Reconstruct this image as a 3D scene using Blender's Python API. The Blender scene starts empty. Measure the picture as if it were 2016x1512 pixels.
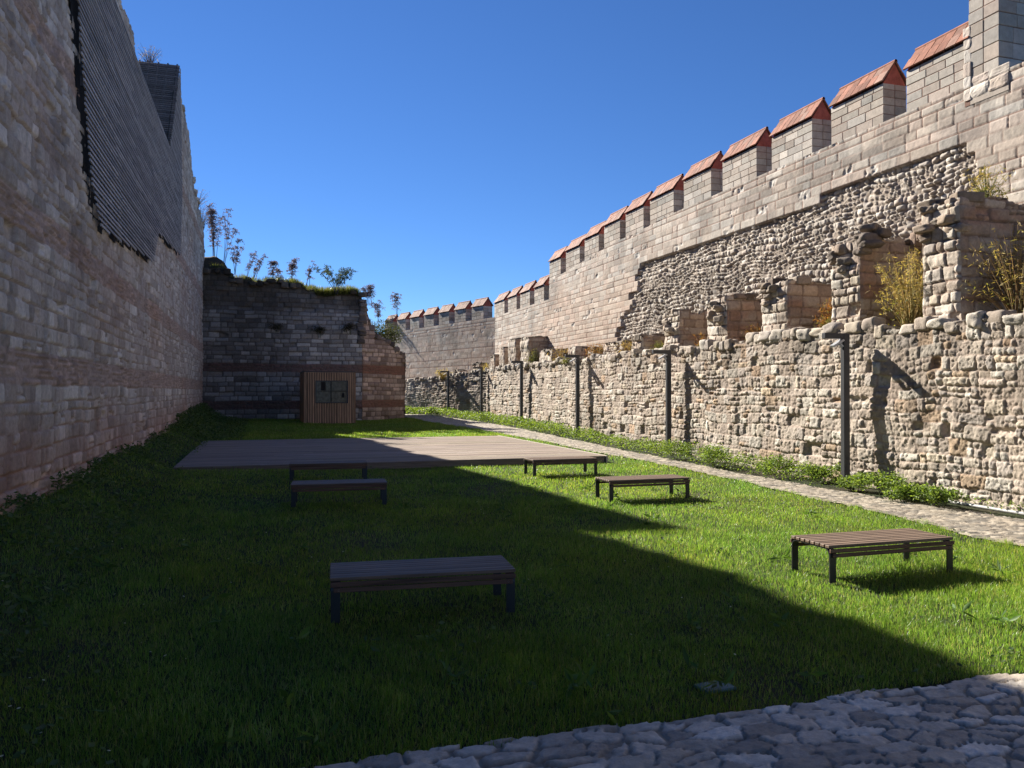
import bpy, math, numpy as np
from mathutils import Vector
R = math.radians
scene = bpy.context.scene
col_main = scene.collection

# ------------------------------------------------------------------ camera, sky, sun
# world axes: +y runs along the corridor between the walls, +x across it to the right
EYE = 1.9
cam_d = bpy.data.cameras.new('camera'); cam = bpy.data.objects.new('camera', cam_d)
col_main.objects.link(cam); scene.camera = cam
cam_d.sensor_width = 36.0; cam_d.lens = 28.07
cam_d.clip_start = 0.05; cam_d.clip_end = 2000
cam.location = (0, 0, EYE)
cam.rotation_euler = (R(90.51), 0, R(-17.5))

SUN_EL = R(31.2)
SUN_AZ = math.atan2(2.4, -1.0)                 # direction to the sun in the ground plane
to_sun = Vector((math.cos(SUN_AZ)*math.cos(SUN_EL), math.sin(SUN_AZ)*math.cos(SUN_EL), math.sin(SUN_EL)))
world = bpy.data.worlds.new('World'); scene.world = world; world.use_nodes = True
wn = world.node_tree.nodes; wl = world.node_tree.links
sky = wn.new('ShaderNodeTexSky'); sky.sky_type = 'NISHITA'; sky.sun_disc = False
sky.sun_elevation = SUN_EL
sky.sun_rotation = math.pi/2 - SUN_AZ          # measured clockwise from +y
sky.altitude = 60; sky.air_density = 0.8; sky.dust_density = 0.0; sky.ozone_density = 9.0
hs = wn.new('ShaderNodeHueSaturation'); hs.inputs['Saturation'].default_value = 1.05; hs.inputs['Hue'].default_value = 0.504
wl.new(sky.outputs[0], hs.inputs['Color'])
wl.new(hs.outputs[0], wn['Background'].inputs[0]); wn['Background'].inputs[1].default_value = 0.05
sun_d = bpy.data.lights.new('sun', 'SUN'); sun = bpy.data.objects.new('sun', sun_d)
col_main.objects.link(sun); sun_d.energy = 5.0; sun_d.angle = R(0.5); sun_d.color = (1.0, 0.93, 0.82)
sun.rotation_euler = to_sun.to_track_quat('Z', 'Y').to_euler(); sun.location = (-20, 30, 40)
vs = scene.view_settings
vs.view_transform = 'Standard'; vs.look = 'None'; vs.gamma = 1.0; vs.exposure = 1.42
scene.cycles.max_bounces = 8; scene.cycles.diffuse_bounces = 4; scene.cycles.transparent_max_bounces = 8

# ------------------------------------------------------------------ helpers
F_PX = 1572.0
CA, SA = math.cos(R(17.5)), math.sin(R(17.5))
def at(px, py, Y):
    """a place Y metres ahead, given by its direction from the eye"""
    X = (px-1008)/F_PX*Y
    return np.array([CA*X+SA*Y, -SA*X+CA*Y, EYE+(770-py)/F_PX*Y])

def smooth(a, b, x):
    t = np.clip((x-a)/(b-a), 0, 1); return t*t*(3-2*t)

def _hash(ix, iy, seed):
    h = (ix.astype(np.int64)*374761393 + iy.astype(np.int64)*668265263 + seed*1442695041) & 0xffffffff
    h = ((h ^ (h >> 13))*1274126177) & 0xffffffff
    h = ((h ^ (h >> 16))*2246822519) & 0xffffffff
    return ((h ^ (h >> 15)) & 0xffffff)/float(0xffffff)

def noise(x, y, scale=1.0, seed=0, octs=3):
    """value noise, about -1..1"""
    x = np.asarray(x, float)*scale; y = np.asarray(y, float)*scale
    out = np.zeros(np.broadcast(x, y).shape); amp = 1.0; tot = 0
    for o in range(octs):
        ix = np.floor(x); iy = np.floor(y); fx = x-ix; fy = y-iy
        fx = fx*fx*(3-2*fx); fy = fy*fy*(3-2*fy)
        s = seed*17+o*101
        a = _hash(ix, iy, s); b = _hash(ix+1, iy, s); c = _hash(ix, iy+1, s); d = _hash(ix+1, iy+1, s)
        out = out + amp*((a*(1-fx)+b*fx)*(1-fy)+(c*(1-fx)+d*fx)*fy)
        tot += amp; amp *= 0.5; x = x*2.03+7.1; y = y*2.03+3.7
    return out/tot*2-1

def tag(o, label=None, cat=None, group=None, kind=None):
    if label: o['label'] = label
    if cat: o['category'] = cat
    if group: o['group'] = group
    if kind: o['kind'] = kind
    return o

def thing(name, label, cat, loc=(0, 0, 0), rz=0, group=None):
    o = bpy.data.objects.new(name, None); col_main.objects.link(o)
    o.location = loc; o.rotation_euler = (0, 0, rz); o.empty_display_size = 0.2
    return tag(o, label, cat, group)

def mk(name, V, Q=None, T=None, C=None, mat=None, parent=None, flat=False):
    """link ONE mesh object from numpy arrays of vertices, quads, triangles and vertex colours"""
    V = np.asarray(V, np.float32).reshape(-1, 3)
    Q = np.zeros((0, 4), np.int32) if Q is None else np.asarray(Q, np.int32).reshape(-1, 4)
    T = np.zeros((0, 3), np.int32) if T is None else np.asarray(T, np.int32).reshape(-1, 3)
    me = bpy.data.meshes.new(name)
    me.vertices.add(len(V)); me.vertices.foreach_set('co', V.ravel())
    me.loops.add(Q.size+T.size)
    me.loops.foreach_set('vertex_index', np.concatenate([Q.ravel(), T.ravel()]))
    me.polygons.add(len(Q)+len(T))
    ls = np.concatenate([np.arange(len(Q))*4, Q.size+np.arange(len(T))*3]).astype(np.int32)
    me.polygons.foreach_set('loop_start', ls)
    me.update(calc_edges=True)
    if C is not None:
        C = np.asarray(C, np.float32).reshape(-1, 3)
        at_ = me.color_attributes.new('Col', 'FLOAT_COLOR', 'POINT')
        at_.data.foreach_set('color', np.concatenate([C, np.ones((len(C), 1), np.float32)], 1).ravel())
    me.polygons.foreach_set('use_smooth', np.full(len(me.polygons), not flat))
    if mat is not None: me.materials.append(mat)
    o = bpy.data.objects.new(name, me); col_main.objects.link(o)
    if parent is not None: o.parent = parent
    return o

class MB:
    """collects shapes, then links them as one mesh"""
    def __init__(s): s.V = []; s.Q = []; s.T = []; s.C = []; s.n = 0
    def add(s, V, Q=None, T=None, C=(1, 1, 1)):
        V = np.asarray(V, float).reshape(-1, 3)
        if Q is not None and len(Q): s.Q.append(np.asarray(Q).reshape(-1, 4)+s.n)
        if T is not None and len(T): s.T.append(np.asarray(T).reshape(-1, 3)+s.n)
        C = np.asarray(C, float)
        s.C.append(np.tile(C, (len(V), 1)) if C.ndim == 1 else C)
        s.V.append(V); s.n += len(V)
    def box(s, x0, x1, y0, y1, z0, z1, C=(1, 1, 1), bev=0.0):
        c = np.array([(x0+x1)/2, (y0+y1)/2, (z0+z1)/2]); h = np.array([x1-x0, y1-y0, z1-z0])/2
        if bev <= 0:
            V = c+h*np.array([[i, j, k] for k in (-1, 1) for j in (-1, 1) for i in (-1, 1)], float)
            s.add(V, [[0, 2, 3, 1], [4, 5, 7, 6], [0, 1, 5, 4], [2, 6, 7, 3], [0, 4, 6, 2], [1, 3, 7, 5]], None, C)
        else:
            b = min(bev, *(h*0.45)); V = []; idx = {}
            for i in (-1, 1):
                for j in (-1, 1):
                    for k in (-1, 1):
                        sg = np.array([i, j, k])
                        for a in range(3):
                            hh = h-b; hh[a] = h[a]; idx[(i, j, k, a)] = len(V); V.append(c+sg*hh)
            Q = []; T = []
            def order(q, n):
                P = np.array([V[i] for i in q]); m = np.cross(P[1]-P[0], P[2]-P[0])
                return q if m@n > 0 else q[::-1]
            for a in range(3):
                o1, o2 = [x for x in range(3) if x != a]
                for sg in (-1, 1):
                    q = []
                    for (p, r) in ((-1, -1), (1, -1), (1, 1), (-1, 1)):
                        k = [0, 0, 0]; k[a] = sg; k[o1] = p; k[o2] = r; q.append(idx[(*k, a)])
                    n = np.zeros(3); n[a] = sg; Q.append(order(q, n))
                for p in (-1, 1):
                    for r in (-1, 1):
                        q = []
                        for sg, ax in ((-1, o1), (1, o1), (1, o2), (-1, o2)):
                            k = [0, 0, 0]; k[a] = sg; k[o1] = p; k[o2] = r; q.append(idx[(*k, ax)])
                        n = np.zeros(3); n[o1] = p; n[o2] = r; Q.append(order(q, n))
            for i in (-1, 1):
                for j in (-1, 1):
                    for k in (-1, 1):
                        T.append(order([idx[(i, j, k, a)] for a in range(3)], np.array([i, j, k])))
            s.add(V, Q, T, C)
    def tube(s, P, r, n=5, C=(1, 1, 1)):
        P = np.asarray(P, float); m = len(P); r = np.broadcast_to(np.asarray(r, float), (m,))
        t = np.gradient(P, axis=0); t /= np.linalg.norm(t, axis=1, keepdims=True)+1e-9
        up = np.array([0.31, 0.17, 0.93]); a = np.cross(t, up); a /= np.linalg.norm(a, axis=1, keepdims=True)+1e-9
        b = np.cross(t, a); an = np.arange(n)/n*2*math.pi
        V = (P[:, None]+r[:, None, None]*(np.cos(an)[None, :, None]*a[:, None]+np.sin(an)[None, :, None]*b[:, None])).reshape(-1, 3)
        Q = [[i*n+j, i*n+(j+1) % n, (i+1)*n+(j+1) % n, (i+1)*n+j] for i in range(m-1) for j in range(n)]
        s.add(V, Q, None, C)
    def build(s, name, mat, parent=None, flat=False):
        if not s.V: return None
        return mk(name, np.concatenate(s.V), np.concatenate(s.Q) if s.Q else None, np.concatenate(s.T) if s.T else None,
                  np.concatenate(s.C), mat, parent, flat)

# ------------------------------------------------------------------ materials
def nodemat(name):
    m = bpy.data.materials.new(name); m.use_nodes = True
    return m, m.node_tree.nodes, m.node_tree.links, m.node_tree.nodes['Principled BSDF']

def mat_attr(name, scale=14.0, lo=0.72, hi=1.22, rough=0.92, bump=0.35, bscale=45.0, bdist=0.02, spec=0.2):
    """vertex colour times a fine mottling, with a fine bump"""
    m, n, l, b = nodemat(name)
    a = n.new('ShaderNodeAttribute'); a.attribute_name = 'Col'
    tc = n.new('ShaderNodeTexCoord')
    nz = n.new('ShaderNodeTexNoise'); nz.inputs['Scale'].default_value = scale; nz.inputs['Detail'].default_value = 7
    nz.inputs['Roughness'].default_value = 0.68
    l.new(tc.outputs['Object'], nz.inputs['Vector'])
    mr = n.new('ShaderNodeMapRange'); mr.inputs[1].default_value = 0.28; mr.inputs[2].default_value = 0.72
    mr.inputs[3].default_value = lo; mr.inputs[4].default_value = hi
    l.new(nz.outputs['Fac'], mr.inputs[0])
    mx = n.new('ShaderNodeVectorMath'); mx.operation = 'SCALE'
    l.new(a.outputs['Color'], mx.inputs[0]); l.new(mr.outputs[0], mx.inputs['Scale'])
    l.new(mx.outputs[0], b.inputs['Base Color'])
    b.inputs['Roughness'].default_value = rough; b.inputs['Specular IOR Level'].default_value = spec
    if bump > 0:
        n2 = n.new('ShaderNodeTexNoise'); n2.inputs['Scale'].default_value = bscale; n2.inputs['Detail'].default_value = 6
        n2.inputs['Roughness'].default_value = 0.7
        l.new(tc.outputs['Object'], n2.inputs['Vector'])
        bp = n.new('ShaderNodeBump'); bp.inputs['Strength'].default_value = bump; bp.inputs['Distance'].default_value = bdist
        l.new(n2.outputs['Fac'], bp.inputs['Height']); l.new(bp.outputs[0], b.inputs['Normal'])
    return m

def mat_leaf(name, trans=0.45, rough=0.55, tint=(1.5, 1.45, 0.6)):
    m, n, l, b = nodemat(name)
    a = n.new('ShaderNodeAttribute'); a.attribute_name = 'Col'
    l.new(a.outputs['Color'], b.inputs['Base Color']); b.inputs['Roughness'].default_value = rough
    b.inputs['Specular IOR Level'].default_value = 0.35
    t = n.new('ShaderNodeBsdfTranslucent'); g = n.new('ShaderNodeVectorMath'); g.operation = 'MULTIPLY'
    g.inputs[1].default_value = tint
    l.new(a.outputs['Color'], g.inputs[0]); l.new(g.outputs[0], t.inputs['Color'])
    x = n.new('ShaderNodeMixShader'); x.inputs[0].default_value = trans
    l.new(b.outputs[0], x.inputs[1]); l.new(t.outputs[0], x.inputs[2])
    l.new(x.outputs[0], n['Material Output'].inputs['Surface'])
    return m

def mat_wood(name, axis=0, rough=0.6, grain=0.5, spec=0.4, lo=0.6, hi=1.25):
    m, n, l, b = nodemat(name)
    a = n.new('ShaderNodeAttribute'); a.attribute_name = 'Col'
    tc = n.new('ShaderNodeTexCoord'); mp = n.new('ShaderNodeMapping')
    sc = [38.0, 38.0, 38.0]; sc[axis] = 1.6; mp.inputs['Scale'].default_value = sc
    oi = n.new('ShaderNodeObjectInfo'); av = n.new('ShaderNodeVectorMath'); av.operation = 'ADD'
    l.new(tc.outputs['Object'], av.inputs[0]); l.new(oi.outputs['Random'], av.inputs[1])
    l.new(av.outputs[0], mp.inputs['Vector'])
    nz = n.new('ShaderNodeTexNoise'); nz.inputs['Scale'].default_value = 1.0; nz.inputs['Detail'].default_value = 6
    l.new(mp.outputs[0], nz.inputs['Vector'])
    mr = n.new('ShaderNodeMapRange'); mr.inputs[1].default_value = 0.3; mr.inputs[2].default_value = 0.7
    mr.inputs[3].default_value = lo; mr.inputs[4].default_value = hi
    l.new(nz.outputs['Fac'], mr.inputs[0])
    mx = n.new('ShaderNodeVectorMath'); mx.operation = 'SCALE'
    l.new(a.outputs['Color'], mx.inputs[0]); l.new(mr.outputs[0], mx.inputs['Scale'])
    l.new(mx.outputs[0], b.inputs['Base Color'])
    b.inputs['Roughness'].default_value = rough; b.inputs['Specular IOR Level'].default_value = spec
    bp = n.new('ShaderNodeBump'); bp.inputs['Strength'].default_value = grain; bp.inputs['Distance'].default_value = 0.004
    l.new(nz.outputs['Fac'], bp.inputs['Height']); l.new(bp.outputs[0], b.inputs['Normal'])
    return m

def mat_plain(name, c, rough=0.5, metal=0.0, spec=0.5, nscale=30.0, var=0.25):
    m, n, l, b = nodemat(name)
    tc = n.new('ShaderNodeTexCoord'); nz = n.new('ShaderNodeTexNoise'); nz.inputs['Scale'].default_value = nscale
    nz.inputs['Detail'].default_value = 5; l.new(tc.outputs['Object'], nz.inputs['Vector'])
    cr = n.new('ShaderNodeValToRGB'); e = cr.color_ramp.elements
    e[0].position = 0.3; e[1].position = 0.7
    e[0].color = (*[x*(1-var) for x in c], 1); e[1].color = (*[x*(1+var) for x in c], 1)
    l.new(nz.outputs['Fac'], cr.inputs[0]); l.new(cr.outputs[0], b.inputs['Base Color'])
    b.inputs['Roughness'].default_value = rough; b.inputs['Metallic'].default_value = metal
    b.inputs['Specular IOR Level'].default_value = spec
    return m

M_stone = mat_attr('weathered_stone', bump=0.5)
M_ashlar = mat_attr('dressed_stone', scale=9.0, lo=0.78, hi=1.16, bump=0.3)
M_cobble = mat_attr('paving_stone', scale=18.0, rough=0.62, bump=0.4, spec=0.4)
M_tile = mat_attr('terracotta', scale=5.0, lo=0.55, hi=1.3, rough=0.8, bump=0.15)
M_earth = mat_attr('dry_earth', scale=6.0, lo=0.55, hi=1.3, bump=0.8, bscale=14, bdist=0.06)
M_leaf = mat_leaf('leaf')
M_grass = mat_leaf('grass_blade', 0.55, 0.36, (1.4, 1.3, 0.8))
M_dry = mat_leaf('dry_leaf', 0.35, 0.7)
M_woodx = mat_wood('weathered_wood', 0, spec=0.22, lo=0.5)
M_deck = mat_wood('deck_board', 0, rough=0.85, spec=0.08, lo=0.72, hi=1.2)
M_woodz = mat_wood('slat_wood', 2, rough=0.6)
M_woody = mat_wood('grey_slat_wood', 1, rough=0.75)
M_steel = mat_plain('dark_painted_steel', (0.018, 0.019, 0.023), 0.4, 0.0, 0.5)
M_lamp = mat_plain('lamp_grey_paint', (0.045, 0.047, 0.052), 0.42, 0.0, 0.4, 30, .1)
M_greymetal = mat_plain('pale_metal', (0.42, 0.43, 0.45), 0.4, 0.3)
M_black = mat_plain('matt_black', (0.012, 0.012, 0.013), 0.9)
M_umbel = mat_leaf('umbel_leaf', .3, .8, (1.1, 1.05, 1.0))
M_bark = mat_attr('bark', scale=30, bump=0.3)

# ------------------------------------------------------------------ masonry
TAB = np.random.RandomState(7).rand(65536, 6)
def coursed(U, Z, seed, h=(.2, .28), w=(.3, .6), gap=.012, bev=.03, rnd=.03, warp=.0, bands=(), rag=.0, split=0.0):
    """rows of stones: returns mask, per-stone random numbers, local coordinates, stone centres, brick flag"""
    rs = np.random.RandomState(seed)
    u = U + warp*noise(U, Z, 1.3, seed+1, 2)*.8
    z = Z + warp*noise(U, Z, .9, seed+2, 2)
    zmin, zmax = z.min()-.6, z.max()+.6
    edges = [zmin]; kinds = []
    while edges[-1] < zmax:
        c = edges[-1]; k = 0
        for (a, b_, hh) in bands:
            if a <= c < b_: k = hh
        if k: edges.append(c+k*rs.uniform(.85, 1.15)); kinds.append(1)
        else: edges.append(c+rs.uniform(*h)); kinds.append(0)
    edges = np.array(edges); kinds = np.array(kinds)
    ci = np.clip(np.searchsorted(edges, z.ravel(), side='right')-1, 0, len(kinds)-1)
    uf = u.ravel(); zf = z.ravel(); N = len(uf)
    L = np.zeros(N); Rr = np.zeros(N); sid = np.zeros(N, int)
    umin, umax = uf.min()-1.5, uf.max()+1.5
    order = np.argsort(ci, kind='stable'); starts = np.searchsorted(ci[order], np.arange(len(kinds)+1))
    for c in range(len(kinds)):
        ids = order[starts[c]:starts[c+1]]
        ww = (.26, .4) if kinds[c] else w
        n = int((umax-umin)/((ww[0]+ww[1])/2)*1.25)+6
        cuts = umin-rs.uniform(0, 1)+np.concatenate([[0], np.cumsum(ww[0]+(ww[1]-ww[0])*rs.rand(n)**1.4)])
        if not len(ids): continue
        j = np.clip(np.searchsorted(cuts, uf[ids], side='right')-1, 0, len(cuts)-2)
        L[ids] = cuts[j]; Rr[ids] = cuts[j+1]; sid[ids] = (c*911+j*37+seed*71) % 65536
    B = edges[ci].copy(); T_ = edges[ci+1].copy()
    if split:
        sp = (TAB[sid, 4] < split) & (kinds[ci] == 0); mid = B+(T_-B)*(.38+.24*TAB[sid, 3])
        up = sp & (zf > mid); dn = sp & ~up
        B[up] = mid[up]; T_[dn] = mid[dn]; sid = np.where(up, (sid*7+311) % 65536, sid)
        sv = sp & (Rr-L > .22) & (TAB[sid, 2] < .6); mu = L+(Rr-L)*(.35+.3*TAB[sid, 1])
        rt = sv & (uf > mu); lf = sv & ~rt
        L[rt] = mu[rt]; Rr[lf] = mu[lf]; sid = np.where(rt, (sid*13+77) % 65536, sid)
    dx = np.minimum(uf-L, Rr-uf); dz = np.minimum(zf-B, T_-zf)
    r6 = TAB[sid]
    rr = rnd*(.5+r6[:, 5])
    d = np.where((dx < rr) & (dz < rr), rr-np.hypot(rr-dx, rr-dz), np.minimum(dx, dz))
    if rag: d = d + rag*noise(U, Z, 9.0, seed+3, 3).ravel()
    kd = kinds[ci]
    g = np.where(kd == 1, gap*.7, gap)
    mask = smooth(g*.4, g*.4+np.where(kd == 1, bev*.5, bev), d)
    lu = (uf-(L+Rr)/2)/((Rr-L)/2); lz = (zf-(B+T_)/2)/((T_-B)/2)
    s = U.shape
    return dict(m=mask.reshape(s), r=r6.reshape(s+(6,)), lu=lu.reshape(s), lz=lz.reshape(s),
                cu=((L+Rr)/2).reshape(s), cz=((B+T_)/2).reshape(s), k=kd.reshape(s))

def voronoi(U, Z, seed, cw, ch, jit=.42):
    a = U/cw + .25*noise(U, Z, 2.0/cw*.3, seed+5, 2); b = Z/ch + .25*noise(U, Z, 2.0/ch*.3, seed+6, 2)
    ia = np.floor(a); ib = np.floor(b)
    F1 = np.full(U.shape, 9.); F2 = np.full(U.shape, 9.); I = np.zeros(U.shape, int)
    la = np.zeros(U.shape); lb = np.zeros(U.shape)
    for di in (-1, 0, 1):
        for dj in (-1, 0, 1):
            ja = ia+di; jb = ib+dj
            pa = ja+.5+jit*(_hash(ja, jb, seed)*2-1); pb = jb+.5+jit*(_hash(ja, jb, seed+9)*2-1)
            d = np.hypot(a-pa, b-pb); near = d < F1
            F2 = np.where(near, F1, np.minimum(F2, d))
            I = np.where(near, (_hash(ja, jb, seed+3)*65535).astype(int), I)
            la = np.where(near, a-pa, la); lb = np.where(near, b-pb, lb)
            F1 = np.minimum(F1, d)
    return F2-F1, TAB[I % 65536], la, lb, F1

def mixc(a, b, t): return np.asarray(a)*(1-t[..., None])+np.asarray(b)*t[..., None]
def palette(r, cols):
    cols = np.asarray(cols, float); x = np.clip(r, 0, .9999)*len(cols); return cols[x.astype(int)]

def stepcols(a0, a1, fstep):
    out = [a0]
    while out[-1] < a1: out.append(out[-1]+fstep(out[-1]))
    out[-1] = a1
    return np.array(out)

def wall_sheet(name, A, Zr, pos, top, surf, mat, parent, drop=None):
    """a stone face: columns A along the wall, rows Zr up it; surf gives relief and colour; ragged top"""
    U, Z = np.meshgrid(A, Zr)
    h, C = surf(U, Z)
    x, y, nx, ny = pos(U)
    V = np.stack([x+nx*h, y+ny*h, Z], -1)
    nr, nc = U.shape
    idx = np.arange(nr*nc).reshape(nr, nc)
    Q = np.stack([idx[:-1, :-1], idx[:-1, 1:], idx[1:, 1:], idx[1:, :-1]], -1)
    tp = top(U, Z)
    ok = Z <= tp
    if drop is not None: ok &= ~drop(U, Z)
    keep = ok[:-1, :-1] & ok[:-1, 1:]
    Q = Q[keep]
    # make faces look outward
    p = V.reshape(-1, 3)
    if len(Q):
        q = Q[len(Q)//2]; n = np.cross(p[q[1]]-p[q[0]], p[q[2]]-p[q[0]])
        if n[0]*np.ravel(nx*np.ones(U.shape))[q[0]]+n[1]*np.ravel(ny*np.ones(U.shape))[q[0]] < 0: Q = Q[:, ::-1]
    used = np.zeros(nr*nc, bool); used[Q.ravel()] = True
    remap = np.cumsum(used)-1
    return mk(name, p[used], remap[Q], None, C.reshape(-1, 3)[used], mat, parent)

# single stones: rounded blocks with an uneven surface
def _tmpl(n, k, amp, seed):
    rs = np.random.RandomState(seed); V = {}; P = []; Q = []
    def vid(p):
        key = tuple(np.round(p, 5))
        if key not in V: V[key] = len(P); P.append(np.array(p, float))
        return V[key]
    g = np.linspace(-1, 1, n+1)
    for ax in range(3):
        for sg in (-1, 1):
            for i in range(n):
                for j in range(n):
                    q = []
                    for (a, b) in ((i, j), (i+1, j), (i+1, j+1), (i, j+1)):
                        p = [0, 0, 0]; p[ax] = sg; p[(ax+1) % 3] = g[a]; p[(ax+2) % 3] = g[b]; q.append(vid(p))
                    Q.append(q if sg > 0 else q[::-1])
    P = np.array(P); P = P/((np.abs(P)**k).sum(1, keepdims=True)**(1/k))
    for _ in range(4):
        w = rs.normal(size=(3,))*2.2; P = P*(1+amp*np.sin(P@w+rs.uniform(0, 6.3))[:, None])
    P += rs.normal(size=P.shape)*amp*.5
    return P, np.array(Q)
STONES = {kind: [_tmpl(n, k, amp, 50+i) for i in range(10)] for kind, (n, k, amp) in
          dict(rubble=(6, 6, .05), block=(7, 20, .012), dressed=(2, 22, .006)).items()}

def add_stone(mb, rs, kind, c, size, C, rz=0.0, tilt=0.0):
    P, Q = STONES[kind][rs.randint(10)]
    sg = np.array([rs.choice((-1, 1)), rs.choice((-1, 1)), rs.choice((-1, 1))])
    P = P*sg*np.asarray(size)/2
    Qq = Q if sg.prod() > 0 else Q[:, ::-1]
    if rz or tilt:
        a = rz; ca, sa = math.cos(a), math.sin(a); P = P@np.array([[ca, sa, 0], [-sa, ca, 0], [0, 0, 1]])
        a = tilt; ca, sa = math.cos(a), math.sin(a); P = P@np.array([[ca, 0, sa], [0, 1, 0], [-sa, 0, ca]])
    mb.add(P+np.asarray(c), Qq, None, np.asarray(C)*(0.9+0.2*rs.rand()))

def block_stack(mb, rs, x0, x1, y0, y1, z0, z1, hh, ww, kind, pal, mortar, gap=.012, jit=.0, ragged=.0, brick=()):
    """a solid pile of stones in courses round a mortar core"""
    z = z0
    while z < z1-.03:
        isb = any(a <= z < b for a, b in brick)
        h = .055 if isb else rs.uniform(*hh)
        h = min(h, z1-z) if z1-z > .05 else h
        dx, dy = x1-x0, y1-y0
        w = (.25, .38) if isb else ww
        def cuts(a, b):
            out = [a]; 
            while b-out[-1] > w[1]*1.35: out.append(out[-1]+rs.uniform(*w))
            if b-out[-1] > w[1]: out.append((out[-1]+b)/2)
            return out+[b]
        nx = max(1, int(round(dx/((w[0]+w[1])/2)))) if dx < w[1]*1.2 else None
        cx = [x0, x1] if (nx == 1) else cuts(x0, x1)
        off = rs.uniform(0, .5)
        for i in range(len(cx)-1):
            cy = cuts(y0, y1) if dy > w[1] else [y0, y1]
            for j in range(len(cy)-1):
                edge = i in (0, len(cx)-2) or j in (0, len(cy)-2) or z+h > z1-.3
                if not edge: continue
                top = z+h/2 > z1-ragged
                if top and rs.rand() < .35: continue
                c = np.array([(cx[i]+cx[i+1])/2, (cy[j]+cy[j+1])/2, z+h/2])+rs.uniform(-jit, jit, 3)*[1, 1, .3]
                s = (cx[i+1]-cx[i]-gap, cy[j+1]-cy[j]-gap, h-gap)
                C = (np.array((.30, .145, .095))*rs.uniform(.8, 1.15) if isb else palette(np.array(rs.rand()), pal)*rs.uniform(.85, 1.12))
                if kind == 'dressed':
                    q = rs.uniform(-.003, .005); s = np.array(s)/2+q; C = C*rs.uniform(.70, 1.04)*(np.array((.86, .88, .88)) if z+h > z1-.45 and rs.rand() < .6 else 1)
                    mb.box(c[0]-s[0], c[0]+s[0], c[1]-s[1], c[1]+s[1], c[2]-h/2+gap/2, c[2]+h/2-gap/2, C, .009)
                else: add_stone(mb, rs, kind, c, s, C, rs.uniform(-jit, jit)*1.5)
        z += h
    m = gap*.5+(.008 if kind == 'dressed' else .012)+jit*.6
    mb.box(x0+m, x1-m, y0+m, y1-m, z0-.1, z1-m-ragged, mortar)
    return z

# ------------------------------------------------------------------ ground
DECK = (-1.85, 8.65, 19.25, 29.25)             # x0, x1, y0, y1
DECK_Z = 0.2
def path_in(y): return np.interp(y, [4, 7.3, 9.4, 14.9, 19, 29, 36, 40, 46, 60], [8.7, 8.8, 9.1, 9.7, 9.75, 9.35, 8.7, 8.3, 8.5, 8.2])
def path_out(y): return np.interp(y, [4, 8, 13, 21, 29, 37, 45, 55, 60], [10.95, 10.9, 10.5, 10.72, 10.9, 11.0, 10.9, 8.9, 7.4])
def low_x(y): return np.interp(y, [-9, 4, 13.3, 21.2, 28.8, 37, 45.3, 52, 56, 60, 67], [11.0, 11.25, 11.55, 11.85, 12.05, 12.45, 12.7, 10.72, 9.41, 8.1, 5.8])
def ground_z(x, y):
    z = .3*smooth(13, 42, y)
    z = z + .48*smooth(-1.7, -2.9, x)*(1+.15*noise(x, y, .6, 3, 2))
    z = z + .12*smooth(30, 43, y)*smooth(4, 0, x)
    z = z+.16*smooth(44, 50, y)*smooth(8, 11, x)+.13*smooth(3.2, -1.5, x)*smooth(13, 18, y)*(1-smooth(19.0, 19.35, y))
    return z
gx = np.concatenate([[-260, -120, -60, -25, -10, -6], np.arange(-4, 14.01, .25), [16, 22, 40, 90, 260]])
gy = np.concatenate([[-260, -90, -30, -12], np.arange(-6, 68, .4), [75, 100, 180, 300]])
GX, GY = np.meshgrid(gx, gy)
GZ = ground_z(GX, GY)+.02*noise(GX, GY, .9, 4, 3)-.02
gi = np.arange(GX.size).reshape(GX.shape)
gq = np.stack([gi[:-1, :-1], gi[:-1, 1:], gi[1:, 1:], gi[1:, :-1]], -1).reshape(-1, 4)
gC = mixc(np.array((.030, .042, .014)), np.array((.060, .050, .030)), smooth(-.1, .6, noise(GX, GY, .7, 5, 3)))
tag(mk('ground', np.stack([GX, GY, GZ], -1), gq, None, gC, M_earth), kind='structure')

def paving(name, A, B, cw, ch, seed, lift, pal, keep, amp=.022, mort=(.10, .092, .08), rough=.004):
    U, Z = np.meshgrid(A, B)
    e, r, la, lb, f1 = voronoi(U, Z, seed, cw, ch, .46)
    m = smooth(.02, .075, e+.07*noise(U, Z, 16, seed+8, 3)-.10*smooth(0, .5, noise(U, Z, 2.5, seed+13, 3)))
    ridg = 1-np.abs(noise(U*1.0+Z*.6, Z*2.2-U, 9, seed+20, 3))
    h = m*(amp*(.35+.5*r[..., 0])+amp*.8*((r[..., 1]-.5)*la+(r[..., 2]-.5)*lb)*2)+m*rough*3*ridg+rough*noise(U, Z, 30, seed+7, 3)
    C = palette(r[..., 3], pal)*(.8+.4*r[..., 4])[..., None]
    C = C*(.92+.2*noise(U, Z, 14, seed+11, 3))[..., None]
    C = mixc(np.array(mort), C, m)
    C = mixc(C, np.array(mort)*1.25, .5*smooth(.15, .6, noise(U, Z, 1.1, seed+12, 3)))
    V = np.stack([U, Z, ground_z(U, Z)+lift+h], -1).reshape(-1, 3)
    n0, n1 = U.shape; idx = np.arange(n0*n1).reshape(n0, n1)
    Q = np.stack([idx[:-1, :-1], idx[:-1, 1:], idx[1:, 1:], idx[1:, :-1]], -1)
    k = keep(U, Z); Q = Q[k[:-1, :-1] & k[1:, 1:] & k[:-1, 1:] & k[1:, :-1]]
    used = np.zeros(len(V), bool); used[Q.ravel()] = True; rm = np.cumsum(used)-1
    return tag(mk(name, V[used], rm[Q], None, C.reshape(-1, 3)[used], M_cobble), kind='structure')
GREYS = [(.50, .43, .345), (.62, .55, .455), (.38, .33, .27), (.70, .63, .53), (.54, .465, .375)]
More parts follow.
